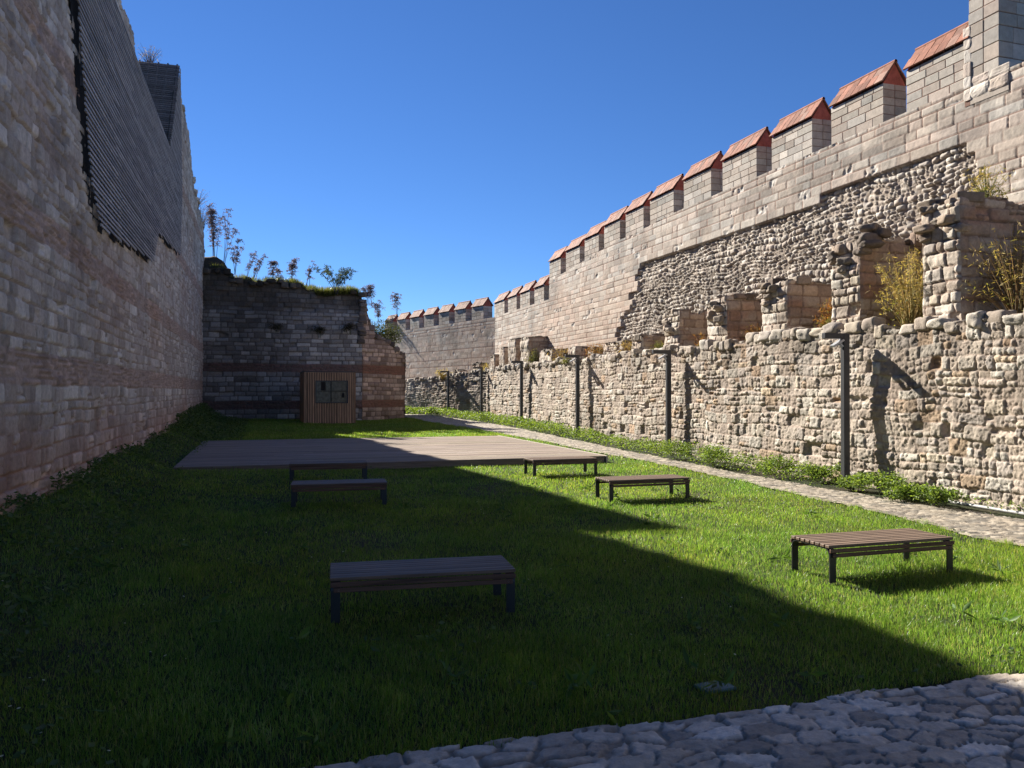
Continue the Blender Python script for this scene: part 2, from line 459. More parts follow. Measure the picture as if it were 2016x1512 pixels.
TANS = [(.33, .28, .215), (.39, .335, .26), (.25, .22, .175), (.43, .375, .295), (.20, .18, .15)]
paving('cobbled_pavement', np.arange(-3.2, 11.0, .017), np.arange(.6, 4.45, .017), .23, .125, 31, .0, GREYS,
       lambda x, y: y < 4.12+.07*noise(x, y*0, 2.2, 9, 2), .014, (.26, .205, .145))
paving('cobbled_path', np.arange(7.2, 11.5, .028), stepcols(4.3, 56, lambda y: max(.028, .0021*y)), .16, .115, 47, -.014, TANS,
       lambda x, y: (x > path_in(y)+.14*noise(x*0, y, 1.1, 12, 3)) & (x < path_out(y)+.1*noise(x*0, y, 1.3, 13, 2)) & (y > 4.1), .018, (.21, .18, .145))

# ------------------------------------------------------------------ left: tall shaded wall
LX = -2.85
PANEL = np.array([(12.6, 9.5), (13.7, 7.8), (14.5, 5.9), (14.9, 5.3), (15.6, 4.8), (17.25, 4.88), (20.1, 5.13), (22.9, 5.3), (24.0, 6.3),
                  (27.0, 6.45), (30.3, 6.7), (30.9, 9.0), (30.0, 13.25), (26.8, 9.5)])
def in_poly(P, u, v):
    c = np.zeros(np.shape(u), bool); j = len(P)-1
    for i in range(len(P)):
        (xi, yi), (xj, yj) = P[i], P[j]
        c ^= ((yi > v) != (yj > v)) & (u < (xj-xi)*(v-yi)/(yj-yi+1e-12)+xi); j = i
    return c
STONE_L = [(.55, .51, .45), (.47, .43, .375), (.63, .59, .525), (.41, .37, .32), (.52, .465, .405), (.68, .65, .59)]
BRICK = np.array((.30, .155, .105))
def left_surf(U, Z):
    bands = ((1.85, 2.4, .075), (3.75, 4.3, .07), (6.45, 7.0, .07), (9.2, 9.7, .07))
    a = coursed(U, Z, 11, (.14, .25), (.22, .58), .008, .013, .02, .035, bands, .007, .12)
    r = a['r']; k = a['k']
    worn = smooth(.05, .5, noise(U, Z, .55, 21, 3)-.12*(Z-3)/3)
    flush = smooth(-.1, .35, noise(U, Z*1.3, .7, 29, 4))
    m = a['m']*(1-.45*worn*(r[..., 4] > .35))*(1-.4*flush)
    rub = smooth(1.7, .9, Z)
    pit = smooth(.25, .6, noise(U, Z, 4.2, 23, 4))
    h = m*(.018+.024*r[..., 0]+.004*(1-a['lu']**2)*(1-a['lz']**2)+.022*(r[..., 1]-.5)*a['lu'])
    h = h-.03*(1-a['m'])*smooth(-.25, .3, noise(U, Z*1.5, .9, 19, 3))+.011*noise(U, Z, 6, 22, 5)+.005*noise(U, Z, 22, 20, 2)+.05*noise(U, Z, .55, 24, 3)-.05*pit*m*(r[..., 1] > .3)
    h = h-.07*((r[..., 5] > .955) & (k == 0))*a['m']+.02*rub*(r[..., 2]-.3)*m
    C = palette(r[..., 3], STONE_L)*(.82+.32*r[..., 2])[..., None]
    bc = np.array((.43, .31, .25))*(.75+.5*r[..., 2])[..., None]
    C = np.where((k == 1)[..., None], bc*np.array((1.05, 1.12, 1.15)), C)
    mort = mixc(np.array((.36, .30, .255)), np.array((.33, .22, .175)), smooth(1.9, .7, Z)*smooth(-.4, .3, noise(U, Z, .5, 25, 3)))
    C = np.where(a['m'][..., None] < 1, mixc(mort, C, m), mixc(mort, C, m))
    pinks = smooth(.0, .55, noise(U, Z*1.6, .33, 26, 3))
    C = C*(1-pinks[..., None]*np.array((0.05, .12, .16)))
    red = smooth(2.0, .6, Z+.5*noise(U, Z, .45, 27, 3))
    C = C*(1-red[..., None]*np.array((.05, .24, .31)))
    grey = smooth(.25, .65, noise(U*1.5, Z*.6, .8, 28, 4))
    C = C*(1-.25*grey)[..., None]
    return h, C
def left_top(U, Z):
    t = np.interp(U, [-9, 20.4, 20.8, 26.6, 26.9, 30.0, 30.6, 32.2, 35.0, 36.8, 38.1, 40.5, 43.6, 44.4, 44.6],
                  [10.2, 10.2, 9.55, 9.55, 9.6, 13.1, 13.1, 12.65, 12.4, 11.7, 10.9, 10.6, 10.4, 9.7, 9.0])
    return t+.16*noise(U, U*0, 2.1, 33, 3)*(U > 30.5)+.06*noise(U, U*0, 3, 34, 2)
lw = thing('tall_stone_wall', 'tall shaded stone wall with brick bands and dark timber cladding', 'wall')
LA = np.concatenate([np.arange(-8, 7, .2), stepcols(7, 44.6, lambda y: max(.022, .0026*y))])
wall_sheet('masonry_face', LA, np.arange(.1, 13.5, .024), lambda U: (LX+0*U, U, 1+0*U, 0*U), left_top, left_surf, M_stone, lw)
b = MB()                                         # core of the wall behind its face, in steps
for y0 in np.arange(-8, 44.4, .5):
    y1 = min(y0+.5, 44.55); tz = float(min(left_top(np.array([y0]), 0)[0], left_top(np.array([y1]), 0)[0]))-.12
    b.box(LX-1.2, LX-.085, y0, y1, -.3, tz, np.array((.26, .21, .165)))
rs = np.random.RandomState(3)
for y in np.arange(30.6, 44.4, .34):             # broken stones along the top edge
    for q in range(2):
        tz = float(left_top(np.array([y]), 0)[0])
        add_stone(b, rs, 'rubble', (LX-.16-.45*q+rs.uniform(-.1, .08), y+rs.uniform(-.1, .1), tz-.06+rs.uniform(-.1, .14)), rs.uniform((.3, .3, .18), (.5, .55, .36)), palette(np.array(rs.rand()), STONE_L)*.8)
for z in np.arange(.6, 9.4, .26):                # broken end
    for q in range(3):
        add_stone(b, rs, 'rubble', (LX-.2-.4*q+rs.uniform(-.1, .06), 44.5+rs.uniform(-.1, .25)*(z > 5), z), rs.uniform((.3, .3, .2), (.5, .5, .32)), palette(np.array(rs.rand()), STONE_L)*.75)
b.build('wall_core', M_stone, lw)
b = MB()                                         # higher rampart at the back of the wall
RAMP = [(-8, 13.9), (27, 13.88), (29.2, 13.75), (29.7, 13.4)]
for y0 in np.arange(-8, 29.6, .6):
    tz = float(np.interp(y0+.3, [p[0] for p in RAMP], [p[1] for p in RAMP]))
    block_stack(b, rs, LX-2.1, LX-1.25, y0, y0+.6, 9.2 if y0 > 22 else tz-.9, tz+rs.uniform(-.12, .12), (.2, .27), (.4, .6), 'block', STONE_L, (.27, .22, .18), .015, .012)
b.box(LX-2.08, LX-1.28, -8, 29.6, 0, 9.25, (.27, .22, .18)); b.box(LX-2.08, LX-1.28, -8, 21.9, 9.0, 13.1, (.27, .22, .18))
b.build('rampart', M_stone, lw)

# dark slatted timber over the breach in the wall
tc_ = thing('timber_cladding', 'dark grey horizontal slats covering the breach high on the shaded wall', 'cladding')
def spans(z):
    """pieces of a horizontal line inside the cladding outline"""
    xs = []
    n = len(PANEL)
    for i in range(n):
        (u0, v0), (u1, v1) = PANEL[i], PANEL[(i+1) % n]
        if (v0 <= z) != (v1 <= z): xs.append(u0+(z-v0)/(v1-v0)*(u1-u0))
    xs = sorted(xs); return list(zip(xs[::2], xs[1::2]))
rs = np.random.RandomState(8)
b = MB(); bb = MB(); bt = MB(); PX = LX+.17
for z in np.arange(4.84, 13.2, .088):
    for (u0, u1) in spans(z):
        u0 += rs.uniform(-.07, .07); 
        if u1-u0 < .15: continue
        cut = [u0]
        while u1-cut[-1] > 4.4: cut.append(cut[-1]+rs.uniform(2.4, 3.6))
        cut.append(u1)
        for i in range(len(cut)-1):
            c = np.array((.36, .35, .35))*rs.uniform(.7, 1.25)
            b.box(PX-.022, PX+rs.uniform(-.003, .004), cut[i]+.003, cut[i+1]-.003, z-.022, z+.022, c)
        bb.box(PX-.13, PX-.12, u0, u1, z-.0435, z+.0435, (.03, .03, .03))  # black sheet painting the shade of the hollow behind the slats
for y in np.arange(13.4, 30.6, .8):
    zs = [z for z in np.arange(4.9, 13.1, .1) if any(a+.05 < y < c-.05 for a, c in spans(z))]
    if zs: bt.box(PX-.07, PX-.024, y-.03, y+.03, min(zs)-.03, max(zs), (.10, .095, .095))
b.build('front_slats', M_woody, tc_, True); bb.build('shade_sheet', M_black, tc_, True); bt.build('battens', M_woody, tc_, True)
b = MB()                                         # side face across the wall's thickness, leaning with the breach
for z in np.arange(9.55, 13.3, .09):
    y = np.interp(z, [9.5, 13.25], [26.9, 30.0])
    b.box(LX-1.24, PX-.03, y-.02, y+.025, z-.022, z+.022, np.array((.22, .20, .20))*rs.uniform(.7, 1.25))
for x in np.linspace(LX-1.15, LX+.05, 5):
    b.tube([(x, 26.95, 9.5), (x, 30.1, 13.33)], .035, 4, (.11, .10, .10))
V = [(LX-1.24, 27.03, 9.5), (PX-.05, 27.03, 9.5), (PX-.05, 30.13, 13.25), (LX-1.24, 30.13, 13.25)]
b.build('side_slats', M_woody, tc_, True)
b = MB(); b.add(V+[(x, y+.03, z) for x, y, z in V], [[0, 1, 2, 3], [7, 6, 5, 4], [0, 4, 5, 1], [3, 2, 6, 7], [0, 3, 7, 4], [1, 5, 6, 2]], None, (.03, .03, .03))  # black sheet painting the shade behind the side slats
b.build('side_shade_sheet', M_black, tc_, True)
# the taller stretch behind that side face
b = MB()
for y0 in np.arange(29.8, 44, .5):
    tz = float(np.interp(y0, [29.5, 30.2, 32, 35, 36.8, 38, 44], [12.6, 12.6, 12.4, 12.2, 11.5, 10.6, 10.2]))
    b.box(LX-2.1, LX-1.19, y0, y0+.5, -.2, tz, (.26, .21, .165))
b.build('wall_back', M_stone, lw)

# ------------------------------------------------------------------ far: ruined bastion
bs = thing('ruined_bastion', 'shaded ruined stone bastion with red brick bands and overgrown top', 'bastion')
STONE_B = [(.42, .395, .36), (.33, .305, .275), (.51, .48, .43), (.28, .255, .23), (.38, .34, .295), (.57, .535, .48)]
def bast_surf(seed, warm):
    def f(U, Z):
        bands = ((2.75, 3.3, .06), (.85, 1.35, .06))
        a = coursed(U, Z, seed, (.2, .29), (.3, .75), .012, .03, .03, .04, bands, .007)
        r = a['r']; k = a['k']
        top = smooth(5.9, 6.6, Z+.45*noise(U, Z, .6, seed+2, 3))
        m = a['m']*(1-.2*top)
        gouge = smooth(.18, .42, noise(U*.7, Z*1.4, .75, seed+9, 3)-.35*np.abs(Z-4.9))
        h = m*(.02+.03*r[..., 0]+.012*(1-a['lu']**2)*(1-a['lz']**2))+.02*noise(U, Z, 5, seed+1, 4)+.06*noise(U, Z, .6, seed+4, 3)
        h = h-.22*gouge-.08*((r[..., 5] > .95) & (k == 0))*a['m']+top*(.12*noise(U, Z, 1.6, seed+3, 4)-.1)
        C = palette(r[..., 3], STONE_B)*(.75+.45*r[..., 2])[..., None]
        C = np.where((k == 1)[..., None], np.array((.25, .145, .118))*(.8+.4*r[..., 2])[..., None], C)
        C = mixc(np.array((.19, .16, .135)), C, m)
        soot = smooth(.0, .5, noise(U*1.2, Z*.7, .5, seed+5, 3))
        C = C*(1-.38*soot*(k == 0))[..., None]
        dark = smooth(3.2, -.6, U+.8*noise(U, Z, .6, seed+6, 2)) if not warm else 0*U   # darker towards the left
        C = C*(1-.45*dark)[..., None]
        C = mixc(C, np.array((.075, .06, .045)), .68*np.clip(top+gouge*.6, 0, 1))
        if warm: C = C*np.array((1.12, .92, .82))
        return h, C
    return f
def bast_top(U, Z): return np.interp(U, [-2.9, -1.9, -1.4, .3, 1.8, 2.4, 3.7, 4.9, 5.3], [8.25, 8.2, 7.75, 7.65, 7.62, 7.28, 7.25, 7.4, 7.15])+.12*noise(U, U*0, 2.2, 61, 3)
wall_sheet('front_masonry', np.arange(-2.9, 5.32, .035), np.arange(.1, 8.6, .035), lambda U: (U, 44+0*U, 0*U, -1+0*U), bast_top, bast_surf(71, False), M_stone, bs)
D = math.sqrt(.5)
def side_top(U, Z): return np.interp(U, [0, .25, .7, 1.2, 2.2, 3.6, 4.0], [6.8, 6.6, 5.7, 5.1, 4.7, 4.2, 3.9])+.15*noise(U, U*0, 2.5, 62, 3)
wall_sheet('flank_masonry', np.arange(-.03, 4.0, .035), np.arange(.1, 7.2, .035), lambda U: (5.3+U*D, 44+U*D, D+0*U, -D+0*U), side_top, bast_surf(83, True), M_stone, bs)
wall_sheet('rear_masonry', np.arange(-.05, 7, .09), np.arange(.1, 5, .07), lambda U: (5.3+4*D+0*U, 44+4*D+U, 1+0*U, 0*U), lambda U, Z: 4.1+.2*noise(U, U*0, 1.5, 5, 2), bast_surf(91, True), M_stone, bs)
# fill of earth and broken masonry on top
fx = np.arange(-3.2, 8.3, .14); fy = np.arange(43.85, 54, .16); FX, FY = np.meshgrid(fx, fy)
edge = np.minimum(FY-44, (FY-44)-(FX-5.3))       # distance behind the two faces
FZ = bast_top(FX, 0)*smooth(0, .0001, 5.6-FX)+(5.6 <= FX)*0
FZ = np.where(FX < 5.3, bast_top(FX, 0), np.interp((FX-5.3)/D, [0, .25, .7, 1.2, 2.2, 3.6, 4.5], [6.8, 6.6, 5.8, 5.1, 4.7, 4.2, 3.8]))
FZ = FZ+.03+.22*smooth(0, 1.2, edge)*(FX < 5)-.25*smooth(.15, -.2, edge)+.12*noise(FX, FY, 1.3, 63, 4)
FZ = FZ+.5*smooth(-1.2, -2.4, FX)*smooth(0, .8, edge)
fok = (edge > -.12) & (FX < 5.3+4*D+.05)
fi = np.arange(FX.size).reshape(FX.shape); fq = np.stack([fi[:-1, :-1], fi[:-1, 1:], fi[1:, 1:], fi[1:, :-1]], -1)
fq = fq[fok[:-1, :-1] & fok[1:, 1:] & fok[:-1, 1:] & fok[1:, :-1]]
FCc = mixc(np.array((.075, .06, .042)), np.array((.085, .10, .035)), smooth(-.2, .4, noise(FX, FY, .8, 64, 3)))
mk('earth_fill', np.stack([FX, FY, FZ], -1), fq, None, FCc, M_earth, bs)
b = MB(); b.box(-3.2, 5.1, 44.2, 54, 0, 6.7, (.12, .1, .085))
b.add([(5.1, 44.25, 0), (7.95, 47.1, 0), (7.95, 54, 0), (5.1, 54, 0), (5.1, 44.25, 4.9), (7.95, 47.1, 3.9), (7.95, 54, 3.9), (5.1, 54, 4.9)],
      [[0, 1, 5, 4], [1, 2, 6, 5], [2, 3, 7, 6], [3, 0, 4, 7], [4, 5, 6, 7]], None, (.12, .1, .085))
rs = np.random.RandomState(17)
for x in np.arange(-2.7, 5.3, .33):              # broken stones on the brow
    for q in range(2):
        if rs.rand() < .6: add_stone(b, rs, 'rubble', (x+rs.uniform(-.1, .1), 43.97+.3*q+rs.uniform(-.1, .1), float(bast_top(np.array([x]), 0)[0])-.05+rs.uniform(-.14, .12)), rs.uniform((.25, .25, .15), (.5, .45, .34)), np.array((.13, .108, .085))*rs.uniform(.4, 1.3), rs.uniform(-.5, .5))
for u in np.arange(0, 4, .3):
    for q in range(2):
        add_stone(b, rs, 'rubble', (5.25+u*D-.2*q, 44.05+u*D+.2*q, float(side_top(np.array([u]), 0)[0])-.03+rs.uniform(-.14, .12)), rs.uniform((.25, .25, .15), (.48, .45, .34)), np.array((.24, .19, .155))*rs.uniform(.5, 1.3))
for z in np.arange(4.6, 7.0, .22):               # ragged corner
    add_stone(b, rs, 'rubble', (5.28+rs.uniform(-.12, .1), 44.06+rs.uniform(-.05, .12), z), rs.uniform((.3, .3, .18), (.5, .5, .3)), np.array((.22, .18, .15))*rs.uniform(.6, 1.2))
b.build('bastion_core', M_stone, bs)

# ------------------------------------------------------------------ right: high wall with merlons
HX = 13.5
STONE_H = [(.51, .455, .395), (.47, .41, .35), (.55, .50, .44), (.43, .375, .325), (.52, .44, .38), (.49, .455, .41), (.46, .39, .33)]
RUBBLE_C = [(.46, .415, .36), (.52, .475, .415), (.41, .365, .315), (.58, .535, .475), (.45, .385, .33), (.37, .335, .30)]
RUB_POLY = np.array([(12.3, 2.5), (12.3, 6.85), (13.65, 6.83), (18.0, 6.74), (22, 6.72), (26.8, 6.6), (27.3, 5.8), (28.2, 5.0), (28.9, 4.0), (29.4, 2.5)])
RED_M = np.array((.22, .135, .105))
def crenel_z(y): return np.interp(y, [-9, 24.3, 26.6, 28.7, 30.6, 32.8, 36.3, 36.75, 36.8, 60], [8.0, 8.0, 7.87, 7.83, 7.72, 7.54, 7.3, 7.28, 6.37, 6.37])
def ashlar(U, Z, seed, zc):
    a = coursed(U, Z, seed, (.17, .25), (.32, .8), .008, .014, .012, .0, (), .003)
    r = a['r']; m = a['m']
    chip = ((r[..., 5] > .93)*smooth(-.1, .35, noise(U, Z, 7, seed+1, 3)))
    h = m*(.010+.012*r[..., 0])+.0035*noise(U, Z, 14, seed+2, 3)*m+.012*noise(U, Z, .9, seed+3, 2)-.03*chip*m+.004*noise(U, Z, 30, seed+9, 2)
    C = palette(r[..., 3], STONE_H)*(.74+.32*r[..., 2])[..., None]
    warm = smooth(-.2, .5, noise(U, Z, .35, seed+4, 3)+.28*(5.2-Z)/1.5)
    C = C*(1-warm[..., None]*np.array((.0, .075, .12)))
    dirt = smooth(.0, .45, noise(U*1.3, Z*.5, .8, seed+5, 4)-.45*np.abs(Z-zc+.55)+.2)
    C = C*(1-.30*dirt[..., None]*np.array((1.0, .96, .92)))
    C = mixc(C, np.array((.58, .56, .52)), .8*chip)
    C = mixc(RED_M*(1+.25*noise(U, Z, 3, seed+6, 2))[..., None], C, m)
    return a, h, C
def high_surf(U, Z):
    a, h, C = ashlar(U, Z, 131, crenel_z(U))
    q = coursed(U, Z, 141, (.07, .17), (.09, .30), .008, .03, .04, .16, (), .022, .3)
    r = q['r']; m = q['m']
    hr = m*(.020+.055*r[..., 0]+.010*(1-q['lu']**2)*(1-q['lz']**2)+.035*(r[..., 1]-.5)*q['lu']+.03*(r[..., 2]-.5)*q['lz'])+.03*noise(U, Z, 9, 143, 5)+.06*noise(U, Z, .9, 144, 3)-.105
    Cr = palette(r[..., 3], RUBBLE_C)*(.8+.35*r[..., 4])[..., None]
    gap = smooth(.05, .5, noise(U, Z, 1.0, 145, 4))
    Cr = mixc(np.array((.27, .22, .18)), Cr, m*(1-.12*gap)); hr = hr-.015*gap*m
    Cr = Cr*(1-.3*smooth(.1, .6, noise(U*1.2, Z*.7, .6, 146, 3)))[..., None]
    ins = in_poly(RUB_POLY, a['cu']+.1*(a['r'][..., 1]-.5), a['cz'])
    return np.where(ins, hr, h), np.where(ins[..., None], Cr, C)
hw = thing('crenellated_wall', 'high sunlit stone wall with red-capped merlons stepping along the right', 'wall')
HA = np.concatenate([np.arange(-8, 8, .2), stepcols(8, 46.2, lambda y: max(.02, .0019*y))])
wall_sheet('masonry_face', HA, np.arange(1.9, 8.02, .026), lambda U: (HX+0*U, U, -1+0*U, 0*U), lambda U, Z: crenel_z(U)+.012, high_surf, M_ashlar, hw)
KD = np.array((-.272, .9623)); KN = np.array((-.9623, -.272))
def far_surf(U, Z):
    a, h, C = ashlar(U, Z, 151, 6.37+0*U); return h*.45, C*np.array((1.04, 1.03, 1.03))
wall_sheet('far_masonry', np.arange(0, 26, .06), np.arange(.2, 6.4, .045), lambda U: (HX+KD[0]*U, 46.2+KD[1]*U, KN[0]+0*U, KN[1]+0*U), lambda U, Z: 6.38+0*U, far_surf, M_ashlar, hw)
b = MB()
for y0 in np.arange(-8, 46.2, .45):
    y1 = min(y0+.45, 46.2); tz = float(min(crenel_z(y0), crenel_z(y1-.01)))
    b.box(HX+.34, HX+.66, y0, y1, 1.0, tz-.004, (.37, .33, .285))
P4 = [np.array([HX, 46.2])+KD*k-KN*q for k, q in ((0, .03), (26, .03), (26, .68), (-.2, .68))]
b.add([(*p, z) for z in (0, 6.366) for p in P4], [[0, 1, 5, 4], [1, 2, 6, 5], [2, 3, 7, 6], [3, 0, 4, 7], [4, 5, 6, 7]], None, (.36, .33, .29))
for y0 in np.arange(-8, 46.2, .45):
    y1 = min(y0+.45, 46.2); tz = float(min(crenel_z(y0), crenel_z(y1-.01)))
    b.box(HX+.03, HX+.36, y0, y1, 7.1 if tz > 7.2 else 5.8, tz-.004, (.37, .33, .285))
b.build('wall_core', M_ashlar, hw)

def merlon(rs, o, d, nrm, L, z0, h):
    """local: x along the wall, y inward; o is the front bottom corner"""
    T_ = .66; m = MB()
    block_stack(m, rs, 0, L, 0, T_, z0, z0+h, (.165, .225), (.33, .62), 'dressed', STONE_H, RED_M, .011, .0)
    c = MB(); n = max(3, int(L/.24)); w = L/n; gh = .5; ov = .035
    for sy in (0, 1):
        for row in range(2):
            for i in range(n):
                f0, f1 = (row*.5, row*.5+.5)
                ya = (-ov+(T_/2+ov)*f0); yb = (-ov+(T_/2+ov)*f1); za = z0+h+gh*f0+.02*(1-row); zb = z0+h+gh*f1+.02*(1-row)
                if sy: ya, yb = T_-ya, T_-yb
                x0, x1 = i*w+.011-(ov if i == 0 else 0), (i+1)*w-.009+(ov if i == n-1 else 0)
                t = .028+rs.uniform(0, .008); ny = (-.84 if not sy else .84)
                V = [(x0, ya, za), (x1, ya, za), (x1, yb, zb), (x0, yb, zb)]
                V2 = [(x, y-ny*-t, z+.55*t) for x, y, z in V]
                Q = [[0, 1, 2, 3], [7, 6, 5, 4], [0, 4, 5, 1], [1, 5, 6, 2], [2, 6, 7, 3], [3, 7, 4, 0]]
                if not sy: Q = [q[::-1] for q in Q]
                age = rs.rand(); C = np.array((.275, .122, .082))*rs.uniform(.68, 1.2)
                if z0 < 7 or rs.rand() < .12: C = C*.62+np.array((.12, .10, .085))*age
                c.add(V2+V, [q[::-1] for q in Q], None, C)
    c.tube([(-ov, T_/2, z0+h+gh+.02), (L+ov, T_/2, z0+h+gh+.02)], .045, 8, (.30, .13, .085))
    g = z0+h
    for xx, s_ in ((.012, 1), (L-.012, -1)):
        c.add([(xx, 0.01, g-.01), (xx, T_-.01, g-.01), (xx, T_/2, g+gh-.02), (xx+.05*s_, 0.01, g-.01), (xx+.05*s_, T_-.01, g-.01), (xx+.05*s_, T_/2, g+gh-.02)],
              [[0, 1, 4, 3]], [[0, 2, 1], [3, 4, 5]], (.36, .11, .075))
    def tr(mb):
        for i, V in enumerate(mb.V):
            mb.V[i] = np.concatenate([np.asarray(o)[None, :2]+V[:, :1]*np.asarray(d)-V[:, 1:2]*np.asarray(nrm), V[:, 2:]], 1)
    tr(m); tr(c)
    mo = m.build('merlon', M_ashlar, hw, True)
    c.build('coping', M_tile, mo, True)
def s_of(px):
    r = (px-1008)/F_PX; return (CA*HX-SA*HX*r)/(CA*r+SA)
rs = np.random.RandomState(23)
for (pl, pr) in ((1786, 1911), (1637.5, 1741.6), (1520, 1601), (1423, 1491), (1346.7, 1401), (1280, 1327), (1232, 1267.5), (1189.5, 1221),
                 (1151, 1179), (1114, 1141.5), (1081.5, 1104), (1052, 1071), (1024, 1043), (1000, 1017), (973, 993)):
    a, b_ = s_of(pr), s_of(pl)
    z0 = float(min(crenel_z(a+.01), crenel_z(b_-.01)))
    merlon(rs, (HX-.002, b_), (0, -1), (-1, 0), b_-a, z0, .92 if z0 > 7 else .82)
for k in (1.35, 3.55, 5.75, 7.95, 10.15, 12.35, 14.55):   # beyond the bend
    merlon(rs, np.array([HX, 46.2])+KD*(k+1.45), -KD, KN, 1.45, 6.37, .8)
for y in (10.2, 8.0, 5.8, 3.6): pass
# tall broken pier rising at the near end
b = MB()
block_stack(b, rs, HX-.03, HX+1.5, 11.72, 12.42, 8.0, 13.2, (.24, .36), (.35, .62), 'dressed', STONE_H, RED_M, .014, .004)
block_stack(b, rs, HX-.05, HX+.2, 12.36, 12.54, 7.7, 9.2, (.2, .3), (.2, .3), 'block', STONE_H, RED_M, .01, .02)
block_stack(b, rs, HX-.05, HX+.6, 11.5, 12.4, 7.7, 8.14, (.2, .25), (.4, .7), 'block', STONE_H, (.40, .35, .30), .012, .01)
b.build('turret', M_ashlar, hw, True)

# ------------------------------------------------------------------ right: low rubble wall in front
STONE_W = [(.49, .43, .36), (.44, .38, .315), (.53, .48, .41), (.40, .335, .275), (.48, .405, .34), (.57, .525, .455), (.46, .405, .355), (.51, .44, .35)]
LWT = thing('rubble_wall', 'low sunlit rough stone wall with ruined piers behind the lamp posts', 'wall')
def low_top(U, Z): return np.interp(U, [-9, 12, 14.5, 20, 30, 36, 42, 48, 50, 53, 56, 60, 67], [3.1, 3.12, 3.2, 3.15, 3.15, 3.2, 3.2, 3.0, 2.8, 2.7, 2.55, 2.4, 2.3])+.10*noise(U, U*0, 1.7, 172, 3)
def low_surf(U, Z):
    a = coursed(U, Z, 161, (.15, .31), (.16, .56), .009, .022, .045, .075, (), .019, .36)
    r = a['r']; m = a['m']
    ero = (r[..., 4] > .80)
    fill = smooth(.0, .5, noise(U, Z, .8, 167, 3))
    m2 = m*np.where(ero, .35, 1.0)*(1-.35*fill)
    dome = (1-np.abs(a['lu'])**3)*(1-np.abs(a['lz'])**3)
    h = m2*(.018+.028*r[..., 0]+.002*dome+.020*(r[..., 1]-.5)*a['lu']+.018*(r[..., 2]-.5)*a['lz'])
    rid = np.abs(noise(U, Z*1.5, 9, 162, 4))
    h = h+.014*noise(U, Z, 8, 163, 5)*(.5+m)+.008*noise(U, Z, 24, 170, 3)-.02*smooth(.1, .0, rid)*m+.06*noise(U, Z, .7, 164, 3)+.008*noise(U, Z, 28, 169, 2)
    h = h-.07*((r[..., 5] > .96))*m
    C = palette(r[..., 3], STONE_W)*(.68+.42*r[..., 2])[..., None]
    C = C*(1+.18*noise(U, Z, 10, 165, 3))[..., None]
    mort = mixc(np.array((.31, .245, .20)), np.array((.39, .32, .265)), smooth(-.4, .4, noise(U, Z, 1.2, 168, 2)))
    C = mixc(mort, C, np.clip(m2*1.3, 0, 1))
    st = smooth(.2, .6, noise(U*1.4, Z*.8, .9, 166, 4)+.35*smooth(2.5, 3.1, Z))
    C = C*(1-.36*st)[..., None]
    och = (r[..., 1] > .93)[..., None]
    return h, np.where(och, C*np.array((1.03, .90, .76)), C)
WA = np.concatenate([np.arange(-8, 7, .12), stepcols(7, 67, lambda y: max(.017, .0017*y))])
wall_sheet('masonry_face', WA, np.arange(-.15, 3.5, .02), lambda U: (low_x(U), U, -1+0*U, 0*U), low_top, low_surf, M_stone, LWT)
b = MB()
for y0 in np.arange(-8, 67, .5):                 # top of the wall: earth and stones reaching back to the high wall
    tz = float(low_top(np.array([y0+.25]), 0)[0])-.09; x = float(low_x(y0+.25))
    b.box(x+.1, x+.8, y0, y0+.5, -.2, tz, (.30, .25, .20))
rs = np.random.RandomState(29)
y = 6.0
while y < 58:
    l = rs.uniform(.2, .5); tz = float(low_top(np.array([y]), 0)[0]); x = float(low_x(y))
    if rs.rand() < .82:
        add_stone(b, rs, 'rubble', (x+.10+rs.uniform(-.03, .06), y+l/2, tz-.03+rs.uniform(-.05, .07)), (rs.uniform(.28, .42), l, rs.uniform(.16, .3)), palette(np.array(rs.rand()), STONE_W)*rs.uniform(.7, 1), rs.uniform(-.1, .1))
    if rs.rand() < .6:
        add_stone(b, rs, 'rubble', (x+.45+rs.uniform(-.1, .2), y+l/2, tz-.04+rs.uniform(-.06, .05)), (rs.uniform(.2, .4), l, rs.uniform(.14, .26)), palette(np.array(rs.rand()), STONE_W)*rs.uniform(.6, .9), rs.uniform(-.4, .4))
    y += l*.97
b.build('top_course', M_stone, LWT)
tx = np.linspace(0, 1, 9); ty = np.arange(-8, 67, .3); TX, TY = np.meshgrid(tx, ty)
hxx = np.where(TY < 46.2, HX, HX+(TY-46.2)/KD[1]*KD[0])
TXX = low_x(TY)+.12+(hxx+.03-low_x(TY)-.12)*TX
TZ = low_top(TY, 0)-.06+.06*noise(TXX, TY, 1.8, 175, 3)+.12*TX
ti = np.arange(TX.size).reshape(TX.shape); tq = np.stack([ti[:-1, :-1], ti[:-1, 1:], ti[1:, 1:], ti[1:, :-1]], -1).reshape(-1, 4)
mk('terrace_fill', np.stack([TXX, TY, TZ], -1), tq, None, mixc(np.array((.20, .165, .12)), np.array((.13, .13, .06)), smooth(-.2, .5, noise(TXX, TY, 1.1, 176, 3))), M_earth, LWT)
PIER_C = [(.42, .35, .28), (.37, .295, .235), (.47, .40, .33), (.34, .265, .21), (.44, .35, .27)]
MORT_P = (.30, .215, .165)
